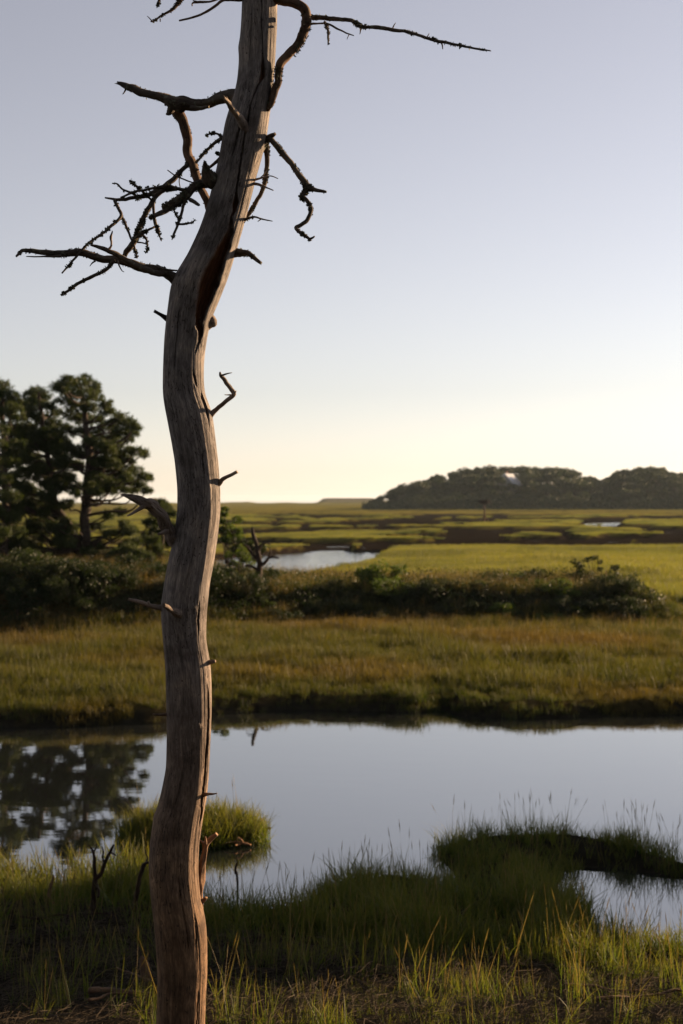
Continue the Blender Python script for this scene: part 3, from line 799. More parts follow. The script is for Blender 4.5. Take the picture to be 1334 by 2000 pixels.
# tangled limb with many lichened twigs
branch([(446, 360, 12), (418, 357, 10), (396, 357, 9), (381, 366, 9), (366, 383, 8.5), (346, 397, 7), (327, 408, 6), (309, 417, 5), (290, 426, 3)], TD + .02, TD - .1, 'limb', 220, sides=12, size=0.0095,
       twigs=[([(386, 360, 5), (362, 371, 4), (344, 368, 4), (329, 364, 4), (305, 366, 3), (284, 370, 2.6), (258, 376, 2.4), (237, 386, 2)], TD - .03, TD - .12, 90),
              ([(374, 316, 3), (362, 326, 4.4), (348, 341, 5), (333, 355, 5), (319, 366, 5), (301, 376, 5), (278, 384, 4.4), (256, 388, 4), (237, 390, 3.4), (206, 386, 1.6)], TD + .1, TD + .02, 200),
              ([(345, 368, 4), (321, 371, 4), (303, 384, 4.2), (292, 403, 5), (282, 425, 5), (272, 446, 5), (266, 464, 5.4), (256, 480, 6.5), (243, 498, 5)], TD - .06, TD - .02, 260),
              ([(223, 390, 3), (229, 402, 3.2), (236, 420, 3.2), (228, 431, 3), (219, 440, 3), (200, 456, 2.6), (172, 476, 2.5), (150, 500, 2.5), (135, 518, 2.2), (121, 533, 1.4)], TD - .02, TD - .16, 90),
              ([(236, 420, 3), (247, 444, 2.6), (258, 469, 2.2), (264, 490, 1.8), (267, 503, 2)], TD - .04, TD - .06, 40),
              ([(362, 390, 3.4), (358, 404, 3), (354, 417, 3), (346, 440, 2.4), (340, 457, 2.4), (336, 468, 1)], TD - .06, TD - .1, 60),
              ([(346, 438, 2.4), (358, 438, 2.2), (368, 436, 2), (376, 434, 1.6), (381, 429, 1)], TD - .09, TD - .1, 10),
              ([(338, 406, 2), (344, 418, 2), (349, 428, 1.6)], TD - .08, TD - .09, 20),
              ([(302, 378, 3.6), (300, 398, 3.2), (300, 416, 3), (303, 434, 3.4), (308, 448, 4), (311, 458, 2), (315, 470, 1)], TD, TD - .03, 90),
              ([(258, 470, 2.5), (268, 462, 3), (280, 455, 3), (290, 449, 2.6), (301, 444, 2)], TD - .05, TD - .06, 60),
              ([(274, 458, 2), (284, 464, 2.6), (288, 472, 2.2), (288, 485, 1.6), (284, 494, .8)], TD - .04, TD - .05, 30),
              ([(268, 473, 1.8), (278, 474, 1.5), (286, 476, 1.2)], TD - .04, TD - .05),
              ([(219, 358, 1.2), (229, 360, 1.6), (239, 370, 2), (252, 375, 2), (266, 381, 2)], TD - .12, TD - .1, 20),
              ([(252, 352, 1.2), (266, 363, 2.8), (276, 372, 2.6), (284, 380, 2.4), (295, 390, 2)], TD - .1, TD - .06, 50),
              ([(327, 332, 1), (344, 344, 1.4), (368, 354, 1.4), (382, 358, 1)], TD - .08, TD - .05),
              ([(371, 390, 4), (380, 395, 4), (389, 400, 3)], TD - .05, TD - .1),
              ([(350, 345, 1), (350, 356, 1), (352, 366, 1)], TD - .03, TD - .03),
              ([(366, 378, 6), (350, 385, 6), (332, 396, 5), (318, 404, 4)], TD - .12, TD - .16, 90)], label='tangle of crooked lichen covered twigs on one limb')
branch([(418, 352, 10), (410, 346, 12), (405, 336, 10), (402, 324, 6), (400, 316, 2)], TD - .02, TD - .1, 'limb', 50, sides=12, rough=0.3, jag=0.012)
branch([(446, 262, 4), (432, 272, 3), (418, 281, 3), (405, 292, 2.8), (394, 304, 2.4), (382, 319, 2)], TD, TD + .06, 'limb', 60, sides=8, twigs=[([(434, 270, 2.4), (426, 262, 2.2), (414, 260, 2), (401, 265, 1.4)], TD, TD + .02, 50)])
branch([(448, 296, 4), (430, 310, 3.4), (418, 320, 3), (406, 330, 2.4)], TD, TD + .02, 'orange_lit_limb', 0, sides=8, twigs=[([(432, 305, 1.6), (427, 300, 1.4), (421, 298, 1)], TD, TD - .01, 90)])
branch([(404, 818, 6), (417, 805, 4.4), (430, 793, 4.2), (445, 781, 4.6), (455, 771, 4.6), (450, 760, 4), (445, 750, 4), (438, 740, 4), (432, 734, 3.4), (430, 727, 1.6)], TD, TD - .1, 'pale_limb', 0, sides=12, twigs=[([(433, 733, 2), (442, 730, 1.5), (452, 728, .8)], TD - .1, TD - .1), ([(454, 771, 2.4), (458, 768, 2), (461, 764, 1)], TD - .08, TD - .08), ([(450, 771, 1.8), (444, 771, 1.2), (439, 771, .7)], TD - .08, TD - .1)], label='zigzag bare twig bent back on itself')
branch([(414, 950, 7), (426, 944, 5), (436, 935, 4), (450, 928, 3.2), (463, 922, 3)], TD, TD - .05, 'pale_limb', 0, jag=0.003)
branch([(362, 1068, 14), (346, 1054, 13), (333, 1042, 12), (322, 1021, 11), (310, 1003, 10.5), (298, 990, 10.5), (282, 981, 9.5), (264, 973, 6.5), (240, 967, 2)], TD, TD - .12, 'pale_limb', 0, sides=22, rough=0.36, jag=0.015,
       twigs=[([(282, 988, 5), (268, 997, 3.6), (256, 1004, 2.4), (248, 1008, 1)], TD - .1, TD - .16), ([(328, 1038, 5), (318, 1041, 4), (309, 1044, 3)], TD - .06, TD - .1), ([(296, 984, 5), (287, 979, 4), (281, 977, 2)], TD - .12, TD - .14)], label='thick torn grey limb stub with frayed tip')
branch([(336, 1197, 8), (318, 1190, 6), (300, 1184, 5), (282, 1177, 4.6), (266, 1173, 3.6), (251, 1170, 2.4)], TD, TD - .08, 'pale_limb', 0, jag=0.008, twigs=[([(292, 1180, 2.4), (290, 1175, 2)], TD - .05, TD - .05)])
branch([(352, 1198, 7), (340, 1193, 6), (328, 1186, 5.4), (318, 1181, 4)], TD - .09, TD - .2, 'pale_limb', 0, jag=0.004)
branch([(386, 1800, 6), (390, 1770, 5.4), (391, 1745, 6.4), (393, 1722, 9.5), (393, 1702, 9.5), (396, 1682, 6), (399, 1662, 4.6), (402, 1648, 5.4), (410, 1640, 4.4), (424, 1629, 4)], TD + .07, TD + .07, 'pale_limb', 0, sides=20, rough=0.34, knob=0.05, jag=0.006, twigs=[([(400, 1648, 3), (392, 1643, 2.8), (384, 1642, 2.4)], TD + .03, TD + .04), ([(402, 1650, 3), (402, 1642, 2.4), (401, 1634, 1)], TD + .03, TD + .03)], label='pale forked dead stem growing up along the trunk')
branch([(388, 1764, 5), (396, 1759, 3.6), (402, 1753, 3)], TD + .02, TD + .01, 'pale_limb', 0, jag=0.006)
branch([(342, 630, 6), (324, 619, 4.4), (312, 613, 3.6), (303, 608, 3.2)], TD, TD - .04, 'blackwood', 0, jag=0.008)
branch([(392, 632, 12), (402, 630, 13), (410, 628, 13.5), (418, 627, 12), (422, 626, 8)], TD + .02, TD + .02, 'pale_limb', 0, sides=24, rough=0.3, knob=0.0, label='rounded pale knob on the trunk')
branch([(396, 1297, 6), (406, 1295, 4), (414, 1293, 4.4), (421, 1291, 3)], TD, TD - .03, 'pale_limb', 0, rough=0.25)
branch([(340, 1396, 3.4), (322, 1395, 2.6), (310, 1396, 2.4), (299, 1395, 1.4)], TD, TD - .05, 'pale_limb', 0, sides=8)
branch([(392, 1553, 3.4), (404, 1552, 2.8), (414, 1551, 2), (424, 1550, 1)], TD - .02, TD - .1, 'pale_limb', 0, sides=8)
# limbs above the frame
branch([(505, -180, 14), (540, -215, 11), (590, -235, 9), (640, -290, 6), (690, -310, 3)], TD, TD + .2, 'limb', 120, twigs=[([(592, -236, 5), (630, -215, 4), (680, -220, 2)], TD + .1, TD + .05, 40)])
branch([(500, -290, 12), (455, -330, 10), (410, -340, 8), (360, -385, 5), (330, -390, 2)], TD, TD - .15, 'limb', 120)

# ------------------------------------------------------------------ pines
def needles_mesh(name, centers, mat, origin, seed, per=30, length=0.15, width=0.011, up=0.35):
    rg = np.random.default_rng(seed)
    c = np.repeat(np.asarray(centers, float), per, axis=0)
    n = len(c)
    d = rg.normal(size=(n, 3)); d[:, 2] += up; d /= np.linalg.norm(d, axis=1)[:, None]
    a = np.cross(d, rg.normal(size=(n, 3))); a /= np.linalg.norm(a, axis=1)[:, None] + 1e-9
    l = length * rg.uniform(0.6, 1.15, n)[:, None]
    b = c + rg.normal(size=(n, 3)) * length * 0.22
    V = np.stack([b - a * width, b + a * width, b + d * l], 1).reshape(-1, 3) - np.asarray(origin)
    F = np.arange(n * 3).reshape(n, 3)
    me = tri_mesh(name, V, F, mat)
    vattr(me, 'var', np.repeat(rg.uniform(0, 1, n), 3), 'FLOAT')
    return me

def cluster_points(cen, r, n, rg, flat=0.5):
    q = rg.normal(size=(n, 3)); q /= np.linalg.norm(q, axis=1)[:, None]
    q *= (rg.uniform(0.15, 1, n) ** 0.5)[:, None] * r
    q[:, 2] *= flat
    return q + cen

def build_pine(label, base, stems, seed, group=None, tuft_k=1.0, name='pitch_pine', needle=0.15, width=0.010):
    """stems: list of (trunk rows x,y,z,r ; clusters x,y,z,rad)"""
    rg = np.random.default_rng(seed)
    t = thing(name, tuple(base), label, 'tree', group)
    for k, (rows, clusters) in enumerate(stems):
        rows = np.asarray(rows, float)
        link('trunk', tubes_mesh('trunk', [rows], M['pine_bark'], origin=base, sides=12, step=0.12, rough=0.12, seed=seed + k, knob=0.2), t)
        cc = catmull(rows, 80)
        tufts = []
        limbs = []
        for (x, y, z, r) in clusters:
            cen = np.array([x, y, z])
            hd = np.hypot(cc[:, 0] - x, cc[:, 1] - y)
            want = z - 0.35 * hd
            i = int(np.argmin(np.abs(cc[:, 2] - want) + 0.15 * hd))
            i = max(6, min(i, 78))
            a = cc[i, :3]
            L = np.linalg.norm(cen - a)
            if L > 0.25:
                mid1 = a + (cen - a) * 0.35 + rg.normal(size=3) * 0.06 * L + np.array([0, 0, -0.05 * L])
                mid2 = a + (cen - a) * 0.7 + rg.normal(size=3) * 0.06 * L + np.array([0, 0, -0.08 * L])
                r0 = min(cc[i, 3] * 0.55, 0.02 + 0.016 * L)
                limbs.append(np.array([(*a, r0), (*mid1, r0 * 0.8), (*mid2, r0 * 0.6), (*cen, r0 * 0.3)]))
                # fine twigs to the tufts
            n = int(max(10, tuft_k * 400 * r * r + 16))
            pts = cluster_points(cen, r * 1.5, n, rg, 0.55)
            tufts.append(pts)
        for lm in limbs:
            link('branch', tubes_mesh('branch', [lm], M['pine_bark'], origin=base, sides=6, step=0.2, rough=0.1, seed=seed + 3, knob=0.15), t)
        tufts = np.vstack(tufts)
        link('crown', needles_mesh('crown', tufts, M['needles'], base, seed + 50 + k, length=needle, width=width), t)
    return t

def PD(px, py, d): return P(px, py, d)
PINE_D = 49.0
def stem_px(pts, d): return [(*P(x, y, d), r * d / FPX) for x, y, r in pts]
def clus_px(pts, d, depth, seed):
    rg = np.random.default_rng(seed)
    out = []
    for (x, y, r) in pts:
        dd = d + rg.uniform(-depth, depth)
        out.append((*P(x, y, dd), r * dd / FPX))
    return out

rgp = np.random.default_rng(5)
base = np.array([*P(165, 1132, PINE_D)[:2], 0]); base[2] = float(height(base[:1], base[1:2])[0])
main_cl = [(131, 744, 13), (150, 748, 13), (166, 744, 13), (184, 758, 13), (120, 760, 12), (110, 757, 9), (142, 765, 15), (170, 772, 16), (190, 776, 11), (205, 790, 11), (128, 782, 13), (150, 792, 17), (176, 796, 14),
           (140, 812, 15), (162, 818, 15), (186, 820, 12), (212, 806, 11), (234, 816, 13), (222, 826, 12), (252, 826, 12), (263, 833, 10), (206, 838, 15), (236, 842, 13), (256, 848, 9), (184, 846, 15), (152, 845, 14), (128, 838, 12),
           (222, 868, 13), (200, 870, 14), (176, 874, 12), (246, 880, 13), (266, 882, 11), (281, 886, 8), (232, 888, 13), (210, 896, 14), (250, 902, 12), (190, 900, 13), (150, 880, 12), (130, 872, 11), (120, 900, 13), (146, 908, 11),
           (215, 916, 14), (240, 918, 13), (262, 920, 12), (280, 930, 9), (290, 933, 6), (228, 934, 13), (202, 936, 12), (250, 938, 12), (184, 930, 10), (272, 946, 8), (286, 958, 7), (262, 958, 8), (240, 956, 9), (218, 958, 9), (138, 936, 12), (118, 940, 12),
           (210, 1006, 10), (232, 1000, 9), (130, 985, 12), (148, 965, 8), (190, 1030, 8), (130, 1030, 11)]
second_cl = [(73, 764, 12), (62, 772, 12), (84, 774, 13), (56, 788, 12), (74, 792, 15), (94, 792, 12), (104, 806, 12), (62, 812, 15), (84, 818, 15), (50, 806, 10), (104, 828, 12), (70, 840, 16), (94, 848, 14), (50, 838, 12), (112, 850, 10), (66, 868, 16), (92, 876, 13), (46, 862, 12), (110, 880, 10), (58, 896, 15), (80, 906, 13), (100, 912, 12), (40, 890, 11), (64, 930, 14), (44, 922, 12), (88, 940, 12), (110, 955, 10), (70, 962, 14), (46, 956, 12), (92, 972, 10), (60, 992, 13), (84, 1000, 10), (40, 985, 11), (100, 1020, 10), (66, 1024, 12), (46, 1040, 12), (120, 1050, 9), (84, 1050, 10)]
_r = np.random.default_rng(61)
second_cl += [(float(_r.uniform(28, 128)), float(_r.uniform(830, 1095)), float(_r.uniform(9, 15))) for k in range(70)]
main_cl += [(float(_r.uniform(118, 250)), float(_r.uniform(850, 960)), float(_r.uniform(8, 13))) for k in range(34)] + [(float(_r.uniform(110, 300)), float(_r.uniform(1020, 1100)), float(_r.uniform(7, 11))) for k in range(40)]
build_pine('tall open crowned pitch pine with two dark stems standing on the overgrown bank', base,
           [([(*base, 0.26), *stem_px([(165, 1100, 12), (166, 1050, 11), (169, 1000, 10), (172, 950, 9), (174, 900, 8), (170, 850, 6), (166, 810, 5), (160, 775, 4), (155, 748, 2.4)], PINE_D)], clus_px(main_cl, PINE_D, 1.5, 3)),
            ([*stem_px([(164, 1092, 10), (152, 1062, 10), (132, 1028, 9), (112, 990, 8), (102, 950, 7), (94, 905, 6), (86, 850, 5), (80, 805, 4), (75, 766, 2.4)], PINE_D)], clus_px(second_cl, PINE_D + 0.3, 1.6, 4))], 301)

left_extra = [(float(_r.uniform(-80, 50)), float(_r.uniform(790, 1095)), float(_r.uniform(10, 16))) for k in range(56)]
base2 = np.array([*P(8, 1110, 47.0)[:2], 0]); base2[2] = float(height(base2[:1], base2[1:2])[0])
left_cl = [(6, 755, 13), (-8, 765, 13), (20, 772, 13), (-24, 780, 13), (4, 785, 16), (30, 792, 11), (-40, 800, 14), (-14, 804, 15), (16, 810, 14), (36, 816, 9), (-56, 826, 14), (-28, 832, 15), (0, 836, 15), (24, 840, 13), (-70, 856, 13), (-40, 862, 15), (-10, 866, 15), (16, 872, 14), (34, 866, 9), (-60, 890, 14), (-24, 896, 14), (4, 902, 14), (26, 906, 11), (-44, 926, 14), (-8, 934, 14), (20, 940, 12), (-70, 946, 12), (-28, 962, 13), (6, 970, 13), (28, 976, 10), (-50, 990, 13), (-10, 1000, 12), (24, 1012, 11), (-30, 1030, 12), (6, 1040, 10), (34, 1050, 9)]
build_pine('dense pitch pine standing beyond the two-stemmed pine on the bank', base2,
           [([(*base2, 0.22), *stem_px([(8, 1080, 9), (10, 1030, 9), (14, 980, 8), (10, 920, 7), (6, 860, 5), (4, 800, 4), (5, 760, 2)], 47.0)], clus_px(left_cl + left_extra, 47.0, 1.6, 6))], 302)

# smaller pine beside the dead tree's trunk, and low pine bushes below the tall ones
def small_pine(px, py_base, d, clusters, label, seed, depth=0.7, r0=5, group=None):
    b = np.array([*P(px, py_base, d)[:2], 0]); b[2] = float(height(b[:1], b[1:2])[0])
    top = min(c[1] for c in clusters)
    zt = P(px, top, d)[2]
    rows = [(b[0], b[1], b[2] - .1, r0 * d / FPX), (b[0] + .05, b[1], b[2] + (zt - b[2]) * .4, r0 * .75 * d / FPX), (b[0] - .04, b[1], b[2] + (zt - b[2]) * .75, r0 * .5 * d / FPX), (b[0], b[1], zt - .1, r0 * .25 * d / FPX)]
    return build_pine(label, b, [(rows, clus_px(clusters, d, depth, seed))], seed, group, name='pine_sapling')

small_pine(314, 1120, 50.0, [(312, 984, 10), (322, 992, 10), (302, 998, 9), (316, 1008, 12), (334, 1004, 8), (296, 1018, 9), (326, 1026, 12), (306, 1036, 12), (340, 1030, 8), (290, 1046, 9), (320, 1052, 12), (300, 1066, 12), (334, 1062, 10), (314, 1082, 12), (290, 1088, 10), (338, 1090, 9)], 'small bushy pine sapling growing between the tall pine and the dead trunk', 321)
small_pine(250, 1130, 46.5, [(250, 1074, 10), (232, 1080, 10), (268, 1080, 10), (214, 1090, 10), (244, 1092, 12), (270, 1096, 12), (290, 1090, 9), (226, 1102, 12), (256, 1108, 12), (284, 1108, 10), (204, 1104, 9)], 'low spreading pine bush under the tall two-stemmed pine', 322)
small_pine(60, 1140, 45.0, [(60, 1084, 12), (40, 1090, 12), (84, 1090, 11), (20, 1096, 12), (58, 1104, 13), (100, 1102, 11), (0, 1100, 12), (34, 1112, 13), (80, 1116, 12), (-20, 1100, 13)], 'low dark pine bush filling the bank under the dense pine', 323)

# tall pines out to the side of the pond (they throw the long shadow across the near bank)
def side_pine(x, y, h, seed, label, rad, dens=0.36):
    rg = np.random.default_rng(seed)
    z0 = float(height(np.array([x]), np.array([y]))[0])
    b = np.array([x, y, z0])
    rows = [(x, y, z0 - .1, .2), (x + .1, y + .1, z0 + h * .4, .16), (x - .1, y, z0 + h * .7, .1), (x, y, z0 + h * .97, .03)]
    cl = []
    for k in range(170):
        f = rg.uniform(0.03, 1.0)
        rr = rad * (1 - 0.35 * f) * math.sqrt(rg.uniform(0.05, 1))
        a = rg.uniform(0, 6.283)
        cl.append((x + rr * math.cos(a), y + rr * math.sin(a), z0 + h * f, rg.uniform(0.35, 0.55)))
    return build_pine(label, b, [(rows, cl)], seed, tuft_k=dens, needle=0.19, width=0.02)
_s = np.array([math.sin(_a), math.cos(_a)]); _n = np.array([math.cos(_a), -math.sin(_a)])
for k, (u, t, h, rad) in enumerate([(-11.45, 30.0, 10.0, 1.2), (-10.2, 32.0, 11.0, 1.5)]):
    pxy = u * _n + t * _s
    side_pine(float(pxy[0]), float(pxy[1]), h, 340 + k, ['broad pitch pine at the side of the pond', 'taller pitch pine at the side of the pond beside the broad one'][k], rad, 0.6)

# unseen pines added behind the viewer to darken the near side of the trunk
back_src = side_pine(-9.5, -6.0, 9.5, 350, 'spreading pitch pine added unseen behind the viewer to darken the dead tree', 2.6)
for k, (x, y, sc_) in enumerate([(-5.2, -7.5, 1.1), (-1.2, -6.2, 1.0), (3.2, -7.6, 1.12), (7.4, -6.0, 1.0), (11.5, -8.0, 1.15), (-14.0, -5.0, 1.1), (0.8, -11.5, 1.3)]):
    o = copy_tree(back_src)
    o.location = (x, y, float(height(np.array([x]), np.array([y]))[0]) - .1)
    o.scale = (sc_, sc_, sc_); o.rotation_euler = (0, 0, 1.1 * k + .5)
for o in [back_src] + [q for q in D.objects if q.get('label') == back_src['label'] and q is not back_src]:
    o['group'] = 'unseen pines added behind the viewer'

# ------------------------------------------------------------------ leafy shrubs and saplings
def leaves_mesh(name, centers, normals_up, mat, seed, size, origin=(0, 0, 0)):
    rg = np.random.default_rng(seed)
    n = len(centers)
    a = rg.normal(size=(n, 3)); a[:, 2] *= 0.6; a /= np.linalg.norm(a, axis=1)[:, None]
    b = np.cross(a, rg.normal(size=(n, 3))); b /= np.linalg.norm(b, axis=1)[:, None] + 1e-9
    s = size * rg.uniform(0.6, 1.25, n)[:, None]
    c = np.asarray(centers)
    V = np.stack([c - a * s, c + b * s * 0.42, c + a * s, c - b * s * 0.42], 1).reshape(-1, 3) - np.asarray(origin)
    F = np.arange(n * 4).reshape(n, 4)
    me = tri_mesh(name, V, F, mat)
    vattr(me, 'var', np.repeat(rg.uniform(0, 1, n), 4), 'FLOAT')
    return me

def make_shrub(name, seed, w, h, nblob, nleaf, size, mat, label, cat='shrub', group=None, open_=0.0):
    rg = np.random.default_rng(seed)
    t = thing(name, (0, 0, 0), label, cat, group)
    cen, stems = [], []
    for k in range(nblob):
        a = rg.uniform(0, 6.283); rr = w * math.sqrt(rg.uniform(0, 1)) * 0.8
        zz = h * (rg.uniform(0.35, 0.85) + 0.15 * (1 - rr / w))
        c = np.array([rr * math.cos(a), rr * math.sin(a), zz])
        cen.append(c)
        stems.append(np.array([(rg.normal() * .05, rg.normal() * .05, -0.1, 0.016), (c[0] * .4, c[1] * .4, zz * .5, 0.012), (*c, 0.005)]))
    link('stem', tubes_mesh('stem', stems, M['pine_bark'], sides=5, step=0.2, rough=0.1, seed=seed), t)
    pts = []
    for c in cen:
        r = rg.uniform(0.22, 0.4) * min(w, h)
        pts.append(cluster_points(c, r, nleaf // nblob, rg, 0.8))
    if not open_:
        skirt = cluster_points(np.array([0, 0, h * .3]), w * .8, nleaf // 3, rg, 0.4 * h / w)
        pts.append(skirt)
    link('crown', leaves_mesh('crown', np.vstack(pts), None, M[mat], seed, size), t)
    return t

shr_label = 'low leafy green shrub in the dense thicket covering the bank'
shr_group = 'thicket shrubs on the bank'
protos = [make_shrub('shrub', 400 + k, 0.75 + 0.1 * (k % 3), 0.75 + 0.12 * (k % 2), 12, 1500, 0.045, ['leaves', 'leaves', 'leaves_bright', 'leaves'][k % 4], shr_label, 'shrub', shr_group) for k in range(5)]
rgs = np.random.default_rng(77)
spots = []
for k in range(150):
    x = rgs.uniform(-13.5, 8.7)
    row = rgs.integers(0, 4)
    y = [41.0, 41.9, 42.9, 45.2][row] + rgs.uniform(-0.4, 0.5)
    y -= float(np.interp(x, [-20, -8, -4, 0], [4.2, 3.6, 1.8, 0.2])) * (1.0 if row < 2 else 0.7)
    spots.append((x, y, rgs.uniform(0.55, 1.05) * (1.0 if row < 2 else 0.85) * (0.95 if x < -2.6 else 0.78) * (0.6 if -2.3 < x < 1.0 and row > 0 else 1.0), rgs.uniform(0, 6.28), int(rgs.integers(0, 5))))
used = set()
for (x, y, s, a, k) in spots:
    if k == 2 and x < -2.6: k = 3  # dark leaves only: the pines' shade is put into the shrub colour
    o = protos[k] if k not in used else copy_tree(protos[k])
    used.add(k)
    o['label'] = 'low dark leafy shrub on the shaded bank under the pines' if x < -2.6 else 'low green shrub on the overgrown bank below the open creek' if x < 2.2 else 'low green shrub on the overgrown bank towards its bare sandy end'
    z = float(height(np.array([x]), np.array([y]))[0])
    o.location = (x, y, z - 0.08); o.rotation_euler = (0, 0, a); o.scale = (s, s, s * rgs.uniform(.75, 1.0))

def place(o, px, py, d, s=1.0, rz=0.0, sink=0.05):
    x = (px - PCX) / FPX * d
    z = float(height(np.array([x]), np.array([d]))[0])
    o.location = (x, d, z - sink); o.scale = (s, s, s); o.rotation_euler = (0, 0, rz)
place(make_shrub('shrub', 431, 0.42, 0.85, 7, 420, 0.045, 'leaves', 'small upright shrub with rounded leaf clumps near the bare end of the bank', open_=1), 1120, 1140, 45.0, 1.0, .4)
place(make_shrub('shrub', 432, 0.40, 1.0, 5, 330, 0.045, 'leaves', 'taller thin shrub beside the rounded one near the end of the bank', open_=1), 1160, 1140, 46.0, 1.0, 1.4)
place(make_shrub('shrub', 433, 0.45, 0.8, 5, 280, 0.045, 'leaves', 'sparse shrub with a flat spreading top near the end of the bank', open_=1), 1206, 1140, 46.0, 1.0, 2.1)
place(make_shrub('sapling', 434, 0.55, 2.5, 16, 2400, 0.055, 'leaves_bright', 'bright green leafy sapling between the dead trunk and the small dark snag', 'sapling', open_=1), 446, 1130, 46.5, 1.0, 0.3)
place(make_shrub('sapling', 435, 0.6, 1.5, 12, 1500, 0.05, 'leaves', 'bushy green sapling at the foot of the bright green one', 'sapling', open_=1), 482, 1130, 45.5, 1.0, 0.9)
place(make_shrub('sapling', 436, 0.5, 1.3, 9, 900, 0.05, 'leaves_bright', 'low light green bush spreading beside the dark snag', 'bush', open_=1), 466, 1130, 44.2, 1.0, 0.9)
place(make_shrub('shrub', 437, 0.8, 0.75, 14, 2200, 0.05, 'leaves_bright', 'broad bright green bush below the open creek', 'bush'), 745, 1150, 43.2, 1.0, 0.9)

# tangled leafage that clothes the face of the bank
def bank_cover():
    rg = np.random.default_rng(444)
    n = 90000
    x = rg.uniform(-14.5, 10.2, n); y = rg.uniform(34.5, 47.0, n)
    b = berm_height(x, y)
    top = np.interp(x, [-8, -3, 10], [1.7, 1.0, 1.0])
    k = (b > 0.06) & (b < top * 1.2) & (rg.uniform(0, 1, n) < np.where(b < top * 0.9, 1.0, 0.35))
    x, y = x[k], y[k]
    hv = np.clip(0.30 + 0.55 * n2(x, y, 0.9, 3, 445), 0.06, 0.75)
    z = height(x, y) + rg.uniform(0, 1, len(x)) ** 0.8 * hv
    o = link('undergrowth', leaves_mesh('undergrowth', np.stack([x, y, z], 1), None, M['leaves'], 446, 0.045))
    tag(o, 'dense dark green tangle clothing the face of the bank', 'undergrowth', kind='stuff')
bank_cover()

# dark snag on the bank
def snag_tree():
    d = 41.6
    b = np.array([(507 - PCX) / FPX * d, d, 0]); b[2] = float(height(b[:1], b[1:2])[0])
    t = thing('dead_snag', tuple(b), 'small dark dead tree with crooked bare branches on the bank', 'tree')
    link('trunk', tubes_mesh('trunk', [np.array([(*b, .13), *stem_px([(508, 1170, 6.8), (506, 1130, 6.2), (507, 1105, 5.8), (503, 1080, 4.8), (500, 1060, 3.8), (494, 1042, 3.6), (493, 1030, 2.4)], d)])], M['blackwood'], origin=b, sides=10, step=.08, seed=9, knob=.1), t)
    for pts in ([(505, 1098, 4), (492, 1080, 3), (482, 1068, 2.4), (474, 1063, 1.4)], [(503, 1082, 3), (508, 1068, 2.4), (518, 1061, 2), (528, 1064, 1.2)], [(507, 1108, 4), (520, 1096, 3.2), (528, 1088, 3), (546, 1090, 1.8)], [(507, 1115, 3.5), (490, 1106, 2.6), (478, 1104, 1.6)], [(521, 1095, 2.4), (528, 1078, 1.6), (526, 1070, 1)], [(500, 1056, 2), (488, 1052, 1.4), (480, 1056, .8)]):
        link('branch', tubes_mesh('branch', [np.array(stem_px(pts, d))], M['blackwood'], origin=b, sides=7, step=.06, seed=17, knob=.06), t)
snag_tree()

# ------------------------------------------------------------------ far wood on the hill
def far_tree_proto(seed, w, h):
    rg = np.random.default_rng(seed)
    t = thing('broadleaf_tree', (0, 0, 0), 'rounded dark green tree in the wood covering the far hill', 'tree', 'trees of the wood on the far hill')
    limbs = [np.array([(0, 0, -1, .28), (.1, 0, h * .3, .22), (.2, .1, h * .6, .12)])] + [np.array([(.1, 0, h * .3, .12), (math.cos(a) * w * .4, math.sin(a) * w * .4, h * .55, .06)]) for a in rg.uniform(0, 6.28, 4)]
    link('trunk', tubes_mesh('trunk', limbs, M['pine_bark'], sides=6, step=.8, seed=seed), t)
    pts = []
    for k in range(13):
        a = rg.uniform(0, 6.283); rr = w * math.sqrt(rg.uniform(0, 1)) * .72
        c = np.array([rr * math.cos(a), rr * math.sin(a), h * (.48 + .38 * math.sqrt(max(0, 1 - (rr / w) ** 2)) * rg.uniform(.6, 1.05))])
        pts.append(cluster_points(c, rg.uniform(.9, 1.6), 95, rg, .75))
    pts.append(cluster_points(np.array([0, 0, h * .36]), w * .85, 260, rg, .5))
    link('crown', leaves_mesh('crown', np.vstack(pts), None, M['wood_far'], seed, 0.36), t)
    return t
ft = [far_tree_proto(500 + k, [3.6, 4.2, 3.9, 3.2][k], [8.2, 8.8, 7.6, 8.4][k]) for k in range(4)]
rgf = np.random.default_rng(88)
HOUSE = ((994 - PCX) / FPX * 535, 535.0)
ftused = set()
